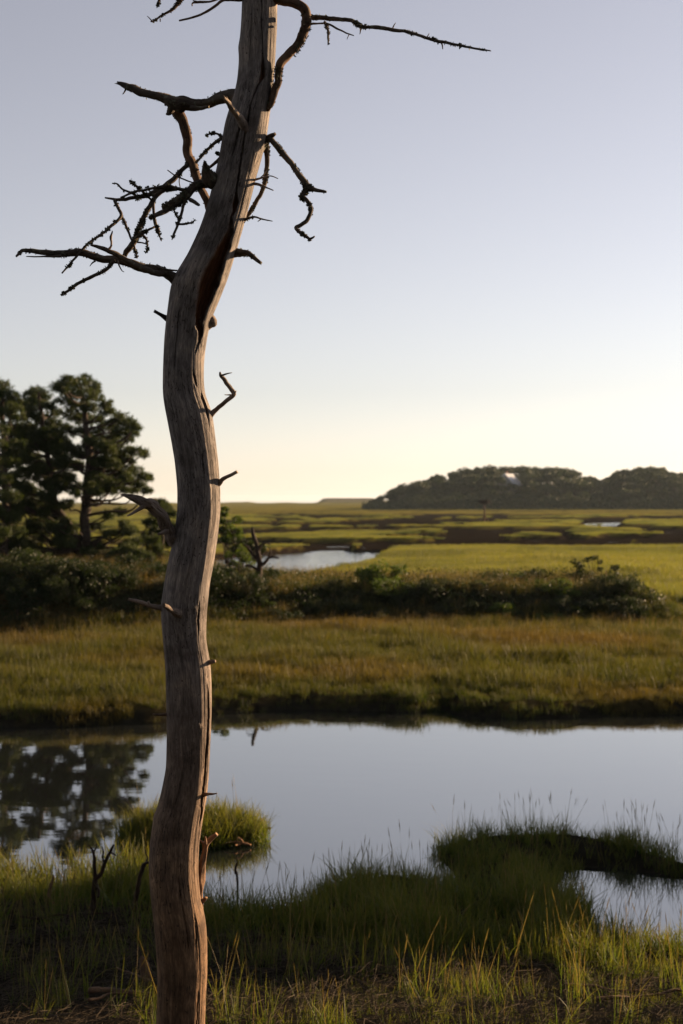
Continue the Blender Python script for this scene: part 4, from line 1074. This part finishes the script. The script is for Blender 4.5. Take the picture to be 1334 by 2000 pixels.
for row, yy in enumerate([511, 519, 528, 537, 547, 557, 568]):
    for x in np.arange(8, 150, 5.6 if row < 4 else 3.9):
        xx = x + rgf.uniform(-2, 2); y = yy + rgf.uniform(-3, 3)
        z = float(height(np.array([xx]), np.array([y]))[0])
        
        lim = np.interp(xx, hill_x, hill_z)
        if PCX + xx / y * FPX < 722: continue
        s = rgf.uniform(.86, 1.14) * (1.06 if row >= 4 else 1.0) * np.interp(lim, [0, 1, 3, 6], [.45, .60, .80, 1.0]) * (.8 if row == 0 else 1.0)
        if row >= 2:
            ztop = EYE + (PHY - float(np.interp(PCX + xx / y * FPX, [p[0] for p in HILL_PX], [p[1] for p in HILL_PX]))) / FPX * y
            s = float(np.clip((ztop - z) / 8.7, .22, 1.3)) * rgf.uniform(.92, 1.05) * (1.0 if row >= 4 else .9)
        # the house stands in a gap of the wood
        fx = xx * HOUSE[1] / y
        if abs(xx - HOUSE[0]) < 4.5 and abs(y - HOUSE[1]) < 6: continue
        if abs(fx - HOUSE[0] - 0.5) < 4.6 and y < HOUSE[1] and z + 8.4 * s > 11.4 - 0.0: s = max(0.35, (11.0 - z) / 8.8) if fx < HOUSE[0] + 2.5 else s
        k = int(rgf.integers(0, 4))
        o = ft[k] if k not in ftused else copy_tree(ft[k])
        ftused.add(k)
        o['label'] = 'rounded dark tree at the foot of the wood on the far hill' if row == 0 else 'tall rounded tree on the skyline of the wooded far hill' if row >= 4 else 'rounded dark green tree halfway up the wooded far hill'
        o.location = (xx, y, z - .2); o.rotation_euler = (0, 0, rgf.uniform(0, 6.28)); o.scale = (s, s, s * rgf.uniform(.9, 1.08))

# low brush along the foot of the hill
def brush():
    rg = np.random.default_rng(90)
    n = 60000
    x = rg.uniform(8, 150, n); y = 503 + 72 * rg.uniform(0, 1, n) ** 1.6 + 2 * n2(x, x * 0, 12, 2, 91)
    z = height(x, y) + rg.uniform(0, 1, n) ** 1.2 * (3.2 + 3.0 * n2(x, y, 7, 3, 92)) * np.interp(np.interp(x, hill_x, hill_z), [0, 4], [.6, 1.2])
    me = leaves_mesh('undergrowth', np.stack([x, y, z], 1), None, M['wood_far'], 93, 0.36)
    o = link('undergrowth', me)
    tag(o, 'low dark green brush along the foot of the wooded far hill', 'undergrowth', kind='stuff')
brush()

# ------------------------------------------------------------------ house on the hill
M['shingle'] = plain_mat('silvered_shingle', (0.30, 0.31, 0.33), 0.45, 3, 0.15, 0.2, 0.02, 0.6)
M['house_wall'] = plain_mat('grey_clapboard', (0.22, 0.22, 0.23), 0.8, 3, 0.1)
M['trim'] = plain_mat('white_trim', (0.75, 0.75, 0.74), 0.6, 3, 0.05)
M['brick'] = plain_mat('brick', (0.24, 0.13, 0.10), 0.85, 8, 0.2)
M['glass'] = plain_mat('window_glass', (0.03, 0.035, 0.04), 0.08, 3, 0.1, 0, 0, 0.6)

def box_arr(x0, x1, y0, y1, z0, z1):
    v = np.array([(x, y, z) for x in (x0, x1) for y in (y0, y1) for z in (z0, z1)], float)
    f = [(0, 1, 3, 2), (4, 6, 7, 5), (0, 4, 5, 1), (2, 3, 7, 6), (0, 2, 6, 4), (1, 5, 7, 3)]
    return v, f
def boxes_mesh(name, boxes, mat):
    V, F = [], []
    for b in boxes:
        v, f = box_arr(*b)
        F += [tuple(i + 8 * len(V) for i in q) for q in f]
        V.append(v)
    return tri_mesh(name, np.vstack(V), F, mat)

def house():
    hx, hy = HOUSE
    z0 = float(height(np.array([hx]), np.array([hy]))[0])
    t = thing('house', (hx, hy, z0), 'small grey gabled house half hidden among the trees of the far hill', 'house')
    t.rotation_euler = (0, 0, math.radians(-24))
    rz = EYE + (PHY - 926) / FPX * hy - z0     # ridge height above ground
    ez = rz - 4.0
    w, l = 3.6, 4.6
    # walls with gables (ridge runs away from the pond)
    V = [(-w, -l, -1), (w, -l, -1), (w, -l, ez), (0, -l, rz - .15), (-w, -l, ez), (-w, l, -1), (w, l, -1), (w, l, ez), (0, l, rz - .15), (-w, l, ez)]
    me = mesh_from('wall', V, [0, 1, 2, 3, 4, 6, 5, 9, 8, 7, 1, 6, 7, 2, 5, 0, 4, 9], [5, 5, 4, 4], M['house_wall'], False)
    link('wall', me, t)
    for sgn in (-1, 1):
        a = np.array([sgn * (w + .45), -l - .4, ez - .45]); b = np.array([0, -l - .4, rz]); c = np.array([0, l + .4, rz]); d = np.array([sgn * (w + .45), l + .4, ez - .45])
        up = np.array([sgn * .1, 0, .16])
        v = [a, b, c, d, a + up, b + [0, 0, .18], c + [0, 0, .18], d + up]
        me = tri_mesh('roof', v, [(0, 1, 2, 3), (4, 7, 6, 5), (0, 4, 5, 1), (3, 2, 6, 7), (0, 3, 7, 4), (1, 5, 6, 2)], M['shingle'])
        link('roof', me, t)
    # bargeboards on the gable
    for sgn in (-1, 1):
        v = [(sgn * (w + .5), -l - .46, ez - .62), (0, -l - .46, rz - .18), (0, -l - .46, rz + .2), (sgn * (w + .5), -l - .46, ez - .28), (sgn * (w + .5), -l - .42, ez - .62), (0, -l - .42, rz - .18), (0, -l - .42, rz + .2), (sgn * (w + .5), -l - .42, ez - .28)]
        me = tri_mesh('bargeboard', v, [(0, 1, 2, 3), (4, 7, 6, 5), (0, 4, 5, 1), (3, 2, 6, 7), (0, 3, 7, 4), (1, 5, 6, 2)], M['trim'])
        link('bargeboard', me, t)
    ch = link('chimney', boxes_mesh('chimney', [(-1.3, -.6, -.2, .5, rz - 1.2, rz + .9), (-1.38, -.52, -.28, .58, rz + .9, rz + 1.05)], M['brick']), t)
    # low wing with its own lean-to roof
    wing = link('wing', boxes_mesh('wing', [(-w - 4.2, -w - .02, -l + .6, l - 1, -1, ez - 2.4)], M['house_wall']), t)
    v = [(-w - 4.6, -l + .2, ez - 2.7), (-w - .01, -l + .2, ez - 1.2), (-w - .01, l - .6, ez - 1.2), (-w - 4.6, l - .6, ez - 2.7)]
    v = v + [tuple(np.array(q) + (0, 0, .16)) for q in v]
    link('roof', tri_mesh('roof', v, [(0, 1, 2, 3), (4, 7, 6, 5), (0, 4, 5, 1), (3, 2, 6, 7), (0, 3, 7, 4), (1, 5, 6, 2)], M['shingle']), t)
    for (x, z, ww, hh) in [(-1.5, ez - 1.8, .5, .7), (1.5, ez - 1.8, .5, .7), (0, ez + .7, .45, .6), (-1.5, ez - 4.4, .5, .7), (1.5, ez - 4.4, .5, .7)]:
        f = link('window', boxes_mesh('window', [(x - ww - .1, x + ww + .1, -l - .06, -l + .02, z - hh - .1, z - hh), (x - ww - .1, x + ww + .1, -l - .06, -l + .02, z + hh, z + hh + .1), (x - ww - .1, x - ww, -l - .06, -l + .02, z - hh, z + hh), (x + ww, x + ww + .1, -l - .06, -l + .02, z - hh, z + hh)], M['trim']), t)
        link('pane', boxes_mesh('pane', [(x - ww, x + ww, -l - .03, -l + .01, z - hh, z + hh)], M['glass']), f)
house()

# ------------------------------------------------------------------ nest platform on its pole
def nest_platform():
    d = 212.0
    x = (946 - PCX) / FPX * d
    z0 = float(height(np.array([x]), np.array([d]))[0])
    t = thing('nest_platform', (x, d, z0), 'osprey nest platform on a wooden pole standing in the far marsh', 'nest platform')
    zt = EYE + (PHY - 983) / FPX * d - z0
    link('pole', tubes_mesh('pole', [np.array([(0, 0, -.6, .13), (0.02, 0, zt * .5, .12), (0, 0, zt, .11)])], M['driftwood'], sides=10, step=.3, rough=.05, seed=3), t)
    pl = link('platform', boxes_mesh('platform', [(-.62 + k * .255, -.62 + k * .255 + .22, -.6, .6, zt, zt + .06) for k in range(5)], M['driftwood']), t)
    link('bracket', boxes_mesh('bracket', [(-.55, .55, -.16, -.1, zt - .12, zt - .003), (-.55, .55, .1, .16, zt - .12, zt - .003)], M['driftwood']), t)
    rg = np.random.default_rng(3)
    sticks = []
    for k in range(150):
        a = rg.uniform(0, 6.28); r = .62 * math.sqrt(rg.uniform(.1, 1)); h = zt + .06 + rg.uniform(0, .5) * (1.05 - .35 * r / .62)
        c = np.array([r * math.cos(a), r * math.sin(a), h]); q = rg.normal(size=3) * (.34, .34, .1)
        sticks.append(np.array([(*(c - q), .022), (*(c + q), .014)]))
    link('nest', tubes_mesh('nest', sticks, M['blackwood'], sides=4, step=.6, rough=.02, seed=5), t)
    for (bx, by) in ((-.95, -.5), (.95, -.45), (.1, 1.0)):
        link('brace', tubes_mesh('brace', [np.array([(bx, by, -.3, .07), (bx * .08, by * .08, 1.15, .06)])], M['driftwood'], sides=7, step=.3, rough=.05, seed=8), t)
nest_platform()

# ------------------------------------------------------------------ grass (nobody could count it)
def blade_arrays(rg, n, spread, hmin, hmax, width, lean, seg=3, droop=0.5):
    V, F, T, R_ = [], [], [], []
    off = 0
    for k in range(n):
        a = rg.uniform(0, 6.283); r = spread * math.sqrt(rg.uniform(0, 1))
        bx, by = r * math.cos(a), r * math.sin(a)
        h = rg.uniform(hmin, hmax)
        la = rg.uniform(0, 6.283); l = abs(rg.normal()) * lean
        wa = rg.uniform(0, 6.283)
        wx, wy = math.cos(wa) * width / 2, math.sin(wa) * width / 2
        var = rg.uniform(0, 1)
        dr = droop * rg.uniform(0, 1) ** 2
        for s in range(seg + 1):
            f = s / seg
            out = l * h * f + dr * h * f ** 2.5
            z = h * f - dr * h * 0.45 * f ** 3
            x, y = bx + math.cos(la) * out, by + math.sin(la) * out
            w = 1 - 0.75 * f ** 1.5 if s < seg else 0
            if s < seg:
                V += [(x - wx * w, y - wy * w, z), (x + wx * w, y + wy * w, z)]; T += [f, f]; R_ += [var, var]
            else:
                V.append((x, y, z)); T.append(f); R_.append(var)
        for s in range(seg):
            b = off + 2 * s
            F.append((b, b + 1, b + 3, b + 2) if s < seg - 1 else (b, b + 1, b + 2))
        off += 2 * seg + 1
    return V, F, T, R_

def tuft(name, seed, n, spread, hmin, hmax, width, lean, mat, seg=3, droop=0.5, stalks=0, stalk_h=0.6, tip_pow=2.0):
    rg = np.random.default_rng(seed)
    V, F, T, R_ = blade_arrays(rg, n, spread, hmin, hmax, width, lean, seg, droop)
    fm = [0] * len(F)
    for k in range(stalks):
        v, f, t, r = blade_arrays(rg, 1, spread, stalk_h * .8, stalk_h * 1.15, width * .8, lean * .6, 3, .12)
        o = len(V)
        V += v; F += [tuple(i + o for i in q) for q in f]; T += [1] * len(v); R_ += r; fm += [1] * len(f)
        # seed head: short spindle of two crossed blades at the top
        tip = np.array(v[-1]); low = np.array(v[-3]); ax = (tip - low); ax /= np.linalg.norm(ax) + 1e-9
        for q in range(2):
            sd = np.cross(ax, rg.normal(size=3)); sd /= np.linalg.norm(sd) + 1e-9
            a, b = tip - ax * stalk_h * .24, tip + ax * .02
            mid = (a + b) / 2
            o = len(V)
            V += [tuple(a), tuple(mid + sd * width * .55), tuple(b), tuple(mid - sd * width * .55)]
            F.append((o, o + 1, o + 2, o + 3)); T += [1] * 4; R_ += [r[0]] * 4; fm.append(1)
    me = mesh_from(name, V, [i for q in F for i in q], [len(q) for q in F], [M[mat], M['stalk']], False, fm)
    vattr(me, 'tip', np.power(T, tip_pow), 'FLOAT')
    vattr(me, 'var', R_, 'FLOAT')
    return D.objects.new(name, me)

def tuft_set(prefix, k, **kw):
    c = D.collections.new(prefix)
    seed = kw.pop('seed')
    for i in range(k):
        c.objects.link(tuft('%s_%02d' % (prefix, i), seed + i, **kw))
    return c

def scatter(name, pts, scl, yaw, tilt, col, label, count, mat):
    n = len(pts)
    me = D.meshes.new(name)
    me.vertices.add(n); me.vertices.foreach_set('co', np.asarray(pts, np.float32).ravel())
    vattr(me, 'scl', scl, 'FLOAT')
    vattr(me, 'rot', np.stack([tilt[:, 0], tilt[:, 1], yaw], 1), 'FLOAT_VECTOR')
    vattr(me, 'pick', RNG.integers(0, count, n), 'INT')
    me.materials.append(mat)
    ng = D.node_groups.new(name + '_scatter', 'GeometryNodeTree')
    ng.interface.new_socket('Geometry', in_out='INPUT', socket_type='NodeSocketGeometry')
    ng.interface.new_socket('Geometry', in_out='OUTPUT', socket_type='NodeSocketGeometry')
    gi = ng.nodes.new('NodeGroupInput'); go = ng.nodes.new('NodeGroupOutput')
    iop = ng.nodes.new('GeometryNodeInstanceOnPoints')
    ci = ng.nodes.new('GeometryNodeCollectionInfo')
    ci.inputs['Collection'].default_value = col
    ci.inputs['Separate Children'].default_value = True
    ci.inputs['Reset Children'].default_value = True
    def att(nm, ty):
        a = ng.nodes.new('GeometryNodeInputNamedAttribute'); a.data_type = ty; a.inputs['Name'].default_value = nm
        return a.outputs['Attribute']
    L = ng.links.new
    L(gi.outputs[0], iop.inputs['Points']); L(ci.outputs[0], iop.inputs['Instance'])
    iop.inputs['Pick Instance'].default_value = True
    L(att('pick', 'INT'), iop.inputs['Instance Index'])
    L(att('rot', 'FLOAT_VECTOR'), iop.inputs['Rotation'])
    L(att('scl', 'FLOAT'), iop.inputs['Scale'])
    L(iop.outputs[0], go.inputs[0])
    o = link(name, me)
    md = o.modifiers.new('scatter', 'NODES'); md.node_group = ng
    return tag(o, label, 'grass', kind='stuff')

def scatter_region(name, col, count, xr, yr, dens, keep, smin, smax, label, mat, tilt=0.12, seed=1, clump=None):
    rg = np.random.default_rng(seed)
    n = int((xr[1] - xr[0]) * (yr[1] - yr[0]) * dens)
    x = rg.uniform(*xr, n); y = rg.uniform(*yr, n)
    k = keep(x, y, rg)
    x, y = x[k], y[k]
    z = height(x, y)
    n = len(x)
    s = rg.uniform(smin, smax, n)
    if clump is not None: s = s * clump(x, y)
    return scatter(name, np.stack([x, y, z - 0.02], 1), s, rg.uniform(0, 6.283, n), rg.normal(size=(n, 2)) * tilt, col, label, count, mat)

near_tufts = tuft_set('near_tuft', 6, seed=600, n=15, spread=0.09, hmin=0.08, hmax=0.36, width=0.008, lean=0.26, mat='grass_near', seg=4, droop=0.55)
stalk_tufts = tuft_set('stalk_tuft', 5, seed=620, n=14, spread=0.10, hmin=0.12, hmax=0.33, width=0.006, lean=0.22, mat='grass_near', seg=4, droop=0.5, stalks=2, stalk_h=0.45)
far_tufts = tuft_set('meadow_tuft', 6, seed=640, n=40, spread=0.22, hmin=0.14, hmax=0.36, width=0.010, lean=0.20, mat='grass_far', seg=3, droop=0.4)
reed_tufts = tuft_set('reed_tuft', 4, seed=660, n=22, spread=0.22, hmin=0.3, hmax=0.62, width=0.010, lean=0.12, mat='grass_far', seg=3, droop=0.25, stalks=5, stalk_h=0.7)
marsh_tufts = tuft_set('marsh_tuft', 5, seed=680, n=70, spread=0.75, hmin=0.16, hmax=0.42, width=0.030, lean=0.2, mat='grass_marsh', seg=2, droop=0.4)

def near_keep(x, y, rg):
    sd = pond_sd(x, y)
    # thick along the water, thinning up the littered bank
    px = PCX + x / y * FPX
    lim = np.interp(px, [-300, 0, 290, 400, 700, 900, 1100, 1400, 2000], [13.6, 13.4, 13.2, 12.2, 11.7, 11.3, 10.9, 10.9, 10.9]) + 0.5 * n2(x, y, 0.6, 3, 101)
    dense = sstep(-0.25, 0.35, y - lim)
    p0 = np.interp(px, [300, 500], [0.10, 0.30])
    p = p0 + (1 - p0) * dense
    clump_ = sstep(-0.25, 0.25, n2(x, y, 0.45, 3, 102))
    p = p * (0.25 + 0.75 * clump_)
    return (sd > -0.09) & (y < 19.5) & (rg.uniform(0, 1, len(x)) < p)
isl = lambda x, y: sdf_poly(islet_poly, x, y) < 0.15
scatter_region('grass', near_tufts, 6, (-8, 8), (8.5, 18.5), 150, lambda x, y, rg: near_keep(x, y, rg) & ~isl(x, y), 0.65, 1.25, 'green marsh grass growing thickly along the near edge of the pond', M['grass_near'], seed=11,
               clump=lambda x, y: np.clip(0.92 + 0.9 * n2(x, y, 0.7, 3, 103) + 0.35 * n2(x, y, 0.22, 2, 113), .4, 1.5) * (0.50 + 0.50 * sstep(10.8, 12.2, y)) * (1 - 0.30 * sstep(13.6, 14.4, y) * sstep(0.3, 0.9, x)))
scatter_region('grass', near_tufts, 6, (-4, 0), (14, 20), 320, lambda x, y, rg: (sdf_poly(islet_poly, x, y) + .05 * n2(x, y, .3, 2, 8) < 0.02), 0.7, 1.25, 'tuft of sunlit marsh grass on the tiny islet in the pond', M['grass_near'], seed=12)
scatter_region('tall_grass', stalk_tufts, 5, (-8, 8), (8.5, 18.5), 16, lambda x, y, rg: (pond_sd(x, y) > 0.02) & (y < 19.5) & (rg.uniform(0, 1, len(x)) < 0.25 + 0.75 * sstep(0, .3, n2(x, y, .9, 2, 104))), 0.75, 1.35, 'taller grass with pale seed stalks scattered over the near bank', M['grass_near'], seed=13)

def far_keep(x, y, rg):
    sd = pond_sd(x, y)
    return (sd > 0.0) & (y > 19.5) & (berm_height(x, y) < 0.45) & (np.exp(-(((x - 10.6) / 1.3) ** 2 + ((y - 43.2 + 0.9 * (x - 10.6)) / 0.75) ** 2)) < .3)
scatter_region('grass', far_tufts, 6, (-14, 14), (20, 46), 46, far_keep, 0.7, 1.15, 'golden green salt meadow grass covering the far side of the pond', M['grass_far'], seed=14,
               clump=lambda x, y: np.clip(0.92 + 0.8 * n2(x, y, 1.6, 4, 105), .35, 1.5) * (0.62 + 0.38 * sstep(0.1, 2.0, pond_sd(x, y))))
scatter_region('tall_grass', reed_tufts, 4, (-14, 14), (24, 43), 9, lambda x, y, rg: far_keep(x, y, rg) & (rg.uniform(0, 1, len(x)) < sstep(33, 38, y + 5 * n2(x, y, 4, 2, 106) + np.clip(x, 0, 6) * .3)), 0.42, 0.72, 'taller green reedy grass standing in front of the overgrown bank', M['grass_far'], seed=15)
scatter_region('grass', reed_tufts, 4, (-14, 12), (34, 52), 18, lambda x, y, rg: (berm_height(x, y) >= np.interp(x, [-8, -3, 12], [1.35, 0.9, 0.75])), 0.3, 0.62, 'rough grass between the shrubs on top of the overgrown bank', M['grass_far'], seed=16)

def marsh_scatter():
    rg = np.random.default_rng(17)
    # even cover of the marsh, thinner with distance where single tufts no longer show
    n = 150000
    y = 50 * (330 / 50.0) ** rg.uniform(0, 1, n)
    x = y * rg.uniform(-0.36, 0.36, n)
    c = marsh_channels(x, y)
    k = (c < 0.08) & (berm_height(x, y) < 0.3)
    x, y = x[k], y[k]
    z = height(x, y)
    n = len(x)
    s = rg.uniform(.75, 1.15, n) * np.interp(y, [50, 80, 110, 330], [.85, .8, .55, .8]) * np.clip(0.95 + .9 * n2(x, y, 5, 3, 107), .35, 1.6)
    scatter('marsh_grass', np.stack([x, y, z - .03], 1), s, rg.uniform(0, 6.28, n), rg.normal(size=(n, 2)) * .08, marsh_tufts, 'yellow green salt marsh grass reaching across the flats to the far hill', 5, M['grass_marsh'])
marsh_scatter()

# ------------------------------------------------------------------ dead straw on the near bank
def straw():
    rg = np.random.default_rng(21)
    n = 32000
    x = rg.uniform(-5.5, 6.5, n); y = rg.uniform(8.6, 14.2, n)
    px = PCX + x / y * FPX
    lim = np.interp(px, [-300, 0, 290, 400, 700, 900, 1100, 1400, 2000], [13.6, 13.4, 13.2, 12.2, 11.8, 11.4, 11.0, 10.9, 10.9])
    k = (pond_sd(x, y) > .1) & (rg.uniform(0, 1, n) < sstep(.5, -.5, y - lim) * .9 + .08)
    x, y = x[k], y[k]; n = len(x)
    mound = np.clip(n2(x, y, .7, 3, 110), 0, 1)
    z = height(x, y) + 0.015 + rg.uniform(0, .10, n) * (.35 + 2.2 * mound)
    a = 0.6 * n2(x, y, 1.2, 2, 111) * 6 + rg.normal(size=n) * 1.1
    L = rg.uniform(.10, .38, n)
    d = np.stack([np.cos(a), np.sin(a), rg.normal(size=n) * .22], 1)
    up = np.array([0, 0, 1.0]); sd = np.cross(d, up); sd /= np.linalg.norm(sd, axis=1)[:, None]
    w = rg.uniform(.0006, .0017, n)[:, None]
    c = np.stack([x, y, z], 1)
    bend = rg.normal(size=(n, 3)) * .03; bend[:, 2] = np.abs(bend[:, 2])
    p0, p1, p2 = c - d * L[:, None] / 2, c + bend, c + d * L[:, None] / 2
    V = np.stack([p0 - sd * w, p0 + sd * w, p0 + up * w * 1.5, p1 - sd * w, p1 + sd * w, p1 + up * w * 1.5, p2 - sd * w * .5, p2 + sd * w * .5, p2 + up * w], 1).reshape(-1, 3)
    b = (np.arange(n) * 9)[:, None, None]
    q = np.array([(0, 1, 4, 3), (1, 2, 5, 4), (2, 0, 3, 5), (3, 4, 7, 6), (4, 5, 8, 7), (5, 3, 6, 8)])
    F = (b + q[None]).reshape(-1, 4)
    me = tri_mesh('straw', V, F, M['straw'])
    vattr(me, 'var', np.repeat(rg.uniform(0, 1, n), 9), 'FLOAT')
    o = link('straw', me)
    tag(o, 'matted grey dead reeds and straw washed up on the near bank', 'straw', kind='stuff')
straw()

# ------------------------------------------------------------------ dead sticks and driftwood
def ground_z(x, y): return float(height(np.array([x]), np.array([y]))[0])
def stick_thing(name, label, cat, base_px, d, paths, mat, seed, sides=9, forks=()):
    x = (base_px[0] - PCX) / FPX * d
    b = np.array([x, d, ground_z(x, d)])
    t = thing(name, tuple(b), label, cat)
    first = True
    for k, pts in enumerate(paths):
        rows = px_path(pts, d, d + (0.0 if k == 0 else 0.08 * (-1) ** k))
        if k == 0:
            rows[0, 2] = min(rows[0, 2], b[2] - .03)
        link('stem' if k == 0 else 'branch', tubes_mesh('stem', [rows], M[mat], origin=b, sides=sides, step=.015, rough=.16, seed=seed + k, knob=.04, jag=.01), t)
    return t
stick_thing('dead_bush', 'forked black dead bush standing in sunlit grass on the near bank', 'bush', (183, 1766), 13.0, [[(183, 1775, 6), (184, 1740, 5.4), (187, 1718, 5), (186, 1706, 4), (184, 1690, 3.6), (184, 1674, 3), (180, 1660, 2.4), (172, 1650, 1.2)], [(187, 1716, 4.4), (198, 1706, 4.2), (204, 1690, 3.8), (210, 1676, 3.4), (216, 1664, 3), (222, 1650, 2)], [(216, 1665, 2), (222, 1668, 1.8), (226, 1671, 1)], [(203, 1690, 2.4), (201, 1676, 2), (202, 1664, 1.8), (200, 1655, 1)], [(183, 1664, 2), (188, 1656, 1.4), (188, 1650, 1)], [(189, 1728, 3), (193, 1740, 2.6), (192, 1752, 2)]], 'blackwood', 900)
stick_thing('dead_stick', 'crooked black dead stick leaning towards the big dead trunk', 'stick', (262, 1775), 12.8, [[(262, 1776, 5), (264, 1756, 5), (268, 1738, 4.6), (272, 1716, 4.2), (277, 1700, 4.2), (280, 1690, 4.4)], [(280, 1690, 3.6), (285, 1686, 3.2), (291, 1684, 2)], [(284, 1686, 1.6), (288, 1676, 1.4), (284, 1664, 1.2), (282, 1655, .8)]], 'blackwood', 910)
stick_thing('dead_stick', 'short pair of thin dead sticks poking up from the littered bank', 'stick', (92, 1772), 13.1, [[(91, 1778, 3.4), (94, 1756, 3), (98, 1740, 2.6), (102, 1724, 2.2), (104, 1710, 1.4)], [(99, 1738, 2.6), (97, 1752, 2.4), (103, 1762, 2.2), (112, 1768, 1.6)], [(93, 1760, 2.2), (95, 1742, 2), (100, 1722, 1.4)]], 'driftwood', 920)
stick_thing('dead_stick', 'thin black stick rising from the water edge beside the grassy bank', 'stick', (461, 1722), 14.4, [[(466, 1730, 2.4), (463, 1716, 2.2), (460, 1706, 2.2), (460, 1696, 2.2), (463, 1684, 1.8)]], 'blackwood', 930)
def driftwood(name, label, h0, paths, d, mat, seed):
    x = (paths[0][0][0] - PCX) / FPX * d
    b = np.array([x, d, 0.0])
    t = thing(name, tuple(b), label, 'driftwood')
    for k, pts in enumerate(paths):
        link('stem' if k == 0 else 'branch', tubes_mesh('stem', [px_path(pts, d, d - .05 * k)], M[mat], origin=b, sides=9, step=.015, rough=.2, seed=seed + k, knob=.03, jag=.01), t)
driftwood('driftwood', 'pale crooked driftwood branch sticking out of the water by the islet', 0, [[(430, 1652, 1.6), (445, 1646, 2), (462, 1645, 2.2), (474, 1647, 2.4), (482, 1648, 2.2), (490, 1650, 1.6)], [(474, 1647, 2.4), (471, 1640, 2), (465, 1637, 1.8), (463, 1643, 1.2)], [(470, 1648, 2), (463, 1650, 1.6), (459, 1651, 1)]], 16.35, 'pale_limb', 940)
driftwood('driftwood', 'small bent driftwood piece at the tip of the islet', 0, [[(496, 1612, 1.6), (507, 1616, 2), (506, 1624, 2), (512, 1630, 1.8), (518, 1630, 1.4)], [(511, 1598, 1), (508, 1608, 1.6), (507, 1618, 2)], [(520, 1618, 2), (526, 1618, 2.2), (528, 1617, 2)]], 16.9, 'pale_limb', 950)

rgd = np.random.default_rng(31)
def fallen(label, px, py, h, L, ang, r, mat, seed, name='fallen_stick'):
    d = (EYE - h) * FPX / (py - PHY)
    x = (px - PCX) / FPX * d
    z = ground_z(x, d)
    t_ = []
    rg = np.random.default_rng(seed)
    for f in np.linspace(-.5, .5, 6):
        xx = x + math.cos(ang) * L * f + rg.normal() * .02 * L; yy = d + math.sin(ang) * L * f + rg.normal() * .02 * L
        t_.append((xx, yy, max(ground_z(xx, yy), 0) + r + .03 + rg.uniform(0, .04), r * (1.1 - .6 * (f + .5))))
    b = np.array([x, d, z])
    o = link(name, tubes_mesh(name, [np.array(t_)], M[mat], origin=b, sides=8, step=.03, rough=.15, seed=seed, knob=.03, jag=.01), None, tuple(b))
    return tag(o, label, 'stick')
fallen('thin straight dead stick lying on the straw at the foot of the grass tufts', 260, 1915, .42, .55, 2.2, .010, 'driftwood', 1)
fallen('stout grey fallen branch lying next to the base of the dead tree', 275, 1975, .5, .7, .25, .022, 'driftwood', 2)
fallen('long pale fallen stick slanting over the dark straw near the dead tree', 235, 1980, .5, .62, .9, .010, 'driftwood', 3)
fallen('dark fallen stick half buried in the straw', 130, 1800, .25, .8, .08, .010, 'blackwood', 4)
fallen('short pale dead stick lying across the straw below the forked bush', 160, 1760, .2, .42, .7, .008, 'driftwood', 5)
fallen('curved grey dead branch on the ground beside the dark side of the trunk', 430, 1925, .4, .45, .3, .012, 'driftwood', 6)
fallen('bare dead branch lying in the matted reeds by the sunlit grass', 1180, 1962, .42, .6, -.6, .012, 'driftwood', 7)
fallen('bleached dead branch lying flat on the reed mat at the open end of the bank', 1260, 1985, .45, .7, .2, .014, 'driftwood', 8)

def wood_chunk():
    x, y = G(283, 1925, .42)
    z = ground_z(x, y)
    pts = np.array([(0, 0, -.02, .02), (.01, .0, .05, .036), (0, .01, .12, .034), (-.012, .0, .17, .02), (-.014, 0, .19, .008)])
    me = tubes_mesh('wood_chunk', [pts], M['driftwood'], sides=12, step=.01, rough=.2, seed=44)
    o = link('wood_chunk', me, None, (float(x), float(y), z + .02)); o.rotation_euler = (-.3, -.1, 0)
    tag(o, 'pale rounded chunk of driftwood propped up in the straw beside the trunk', 'driftwood')
wood_chunk()

# pale dead limbs hanging in the shade under the pines
def shade_limb(label, pts, d, seed):
    x = (pts[0][0] - PCX) / FPX * d
    b = np.array([x, d, ground_z(x, d)])
    rows = px_path(pts, d, d - .3)
    o = link('fallen_branch', tubes_mesh('fallen_branch', [rows], M['driftwood'], origin=b, sides=8, step=.05, rough=.15, seed=seed, knob=.1), None, tuple(b))
    tag(o, label, 'branch')
shade_limb('pale twisted dead branch on the shaded bank below the two-stemmed pine', [(118, 1100, 2), (116, 1120, 2.4), (118, 1138, 2.6), (128, 1156, 2.8), (140, 1164, 2), (144, 1170, 1.4)], 41.6, 51)
shade_limb('short crooked pale branch on the shaded bank beside the pine trunk', [(178, 1142, 1.4), (186, 1150, 2), (196, 1154, 2.4), (198, 1164, 1.6)], 41.6, 52)

# ------------------------------------------------------------------ evening haze over the marsh
def haze():
    v, f = box_arr(-2600, 2600, -70, 8800, -6.0, 30.0)
    m, nt, out = mat_new('evening_haze')
    pv = nt.nodes.new('ShaderNodeVolumePrincipled')
    pv.inputs['Color'].default_value = (0.72, 0.88, 1.0, 1)
    pv.inputs['Density'].default_value = 0.00006
    pv.inputs['Anisotropy'].default_value = 0.3
    nt.links.new(pv.outputs[0], out.inputs['Volume'])
    o = link('haze', tri_mesh('haze', v, f, m))
    o['kind'] = 'stuff'
    o['label'] = 'thin pale evening haze over the whole marsh'
haze()
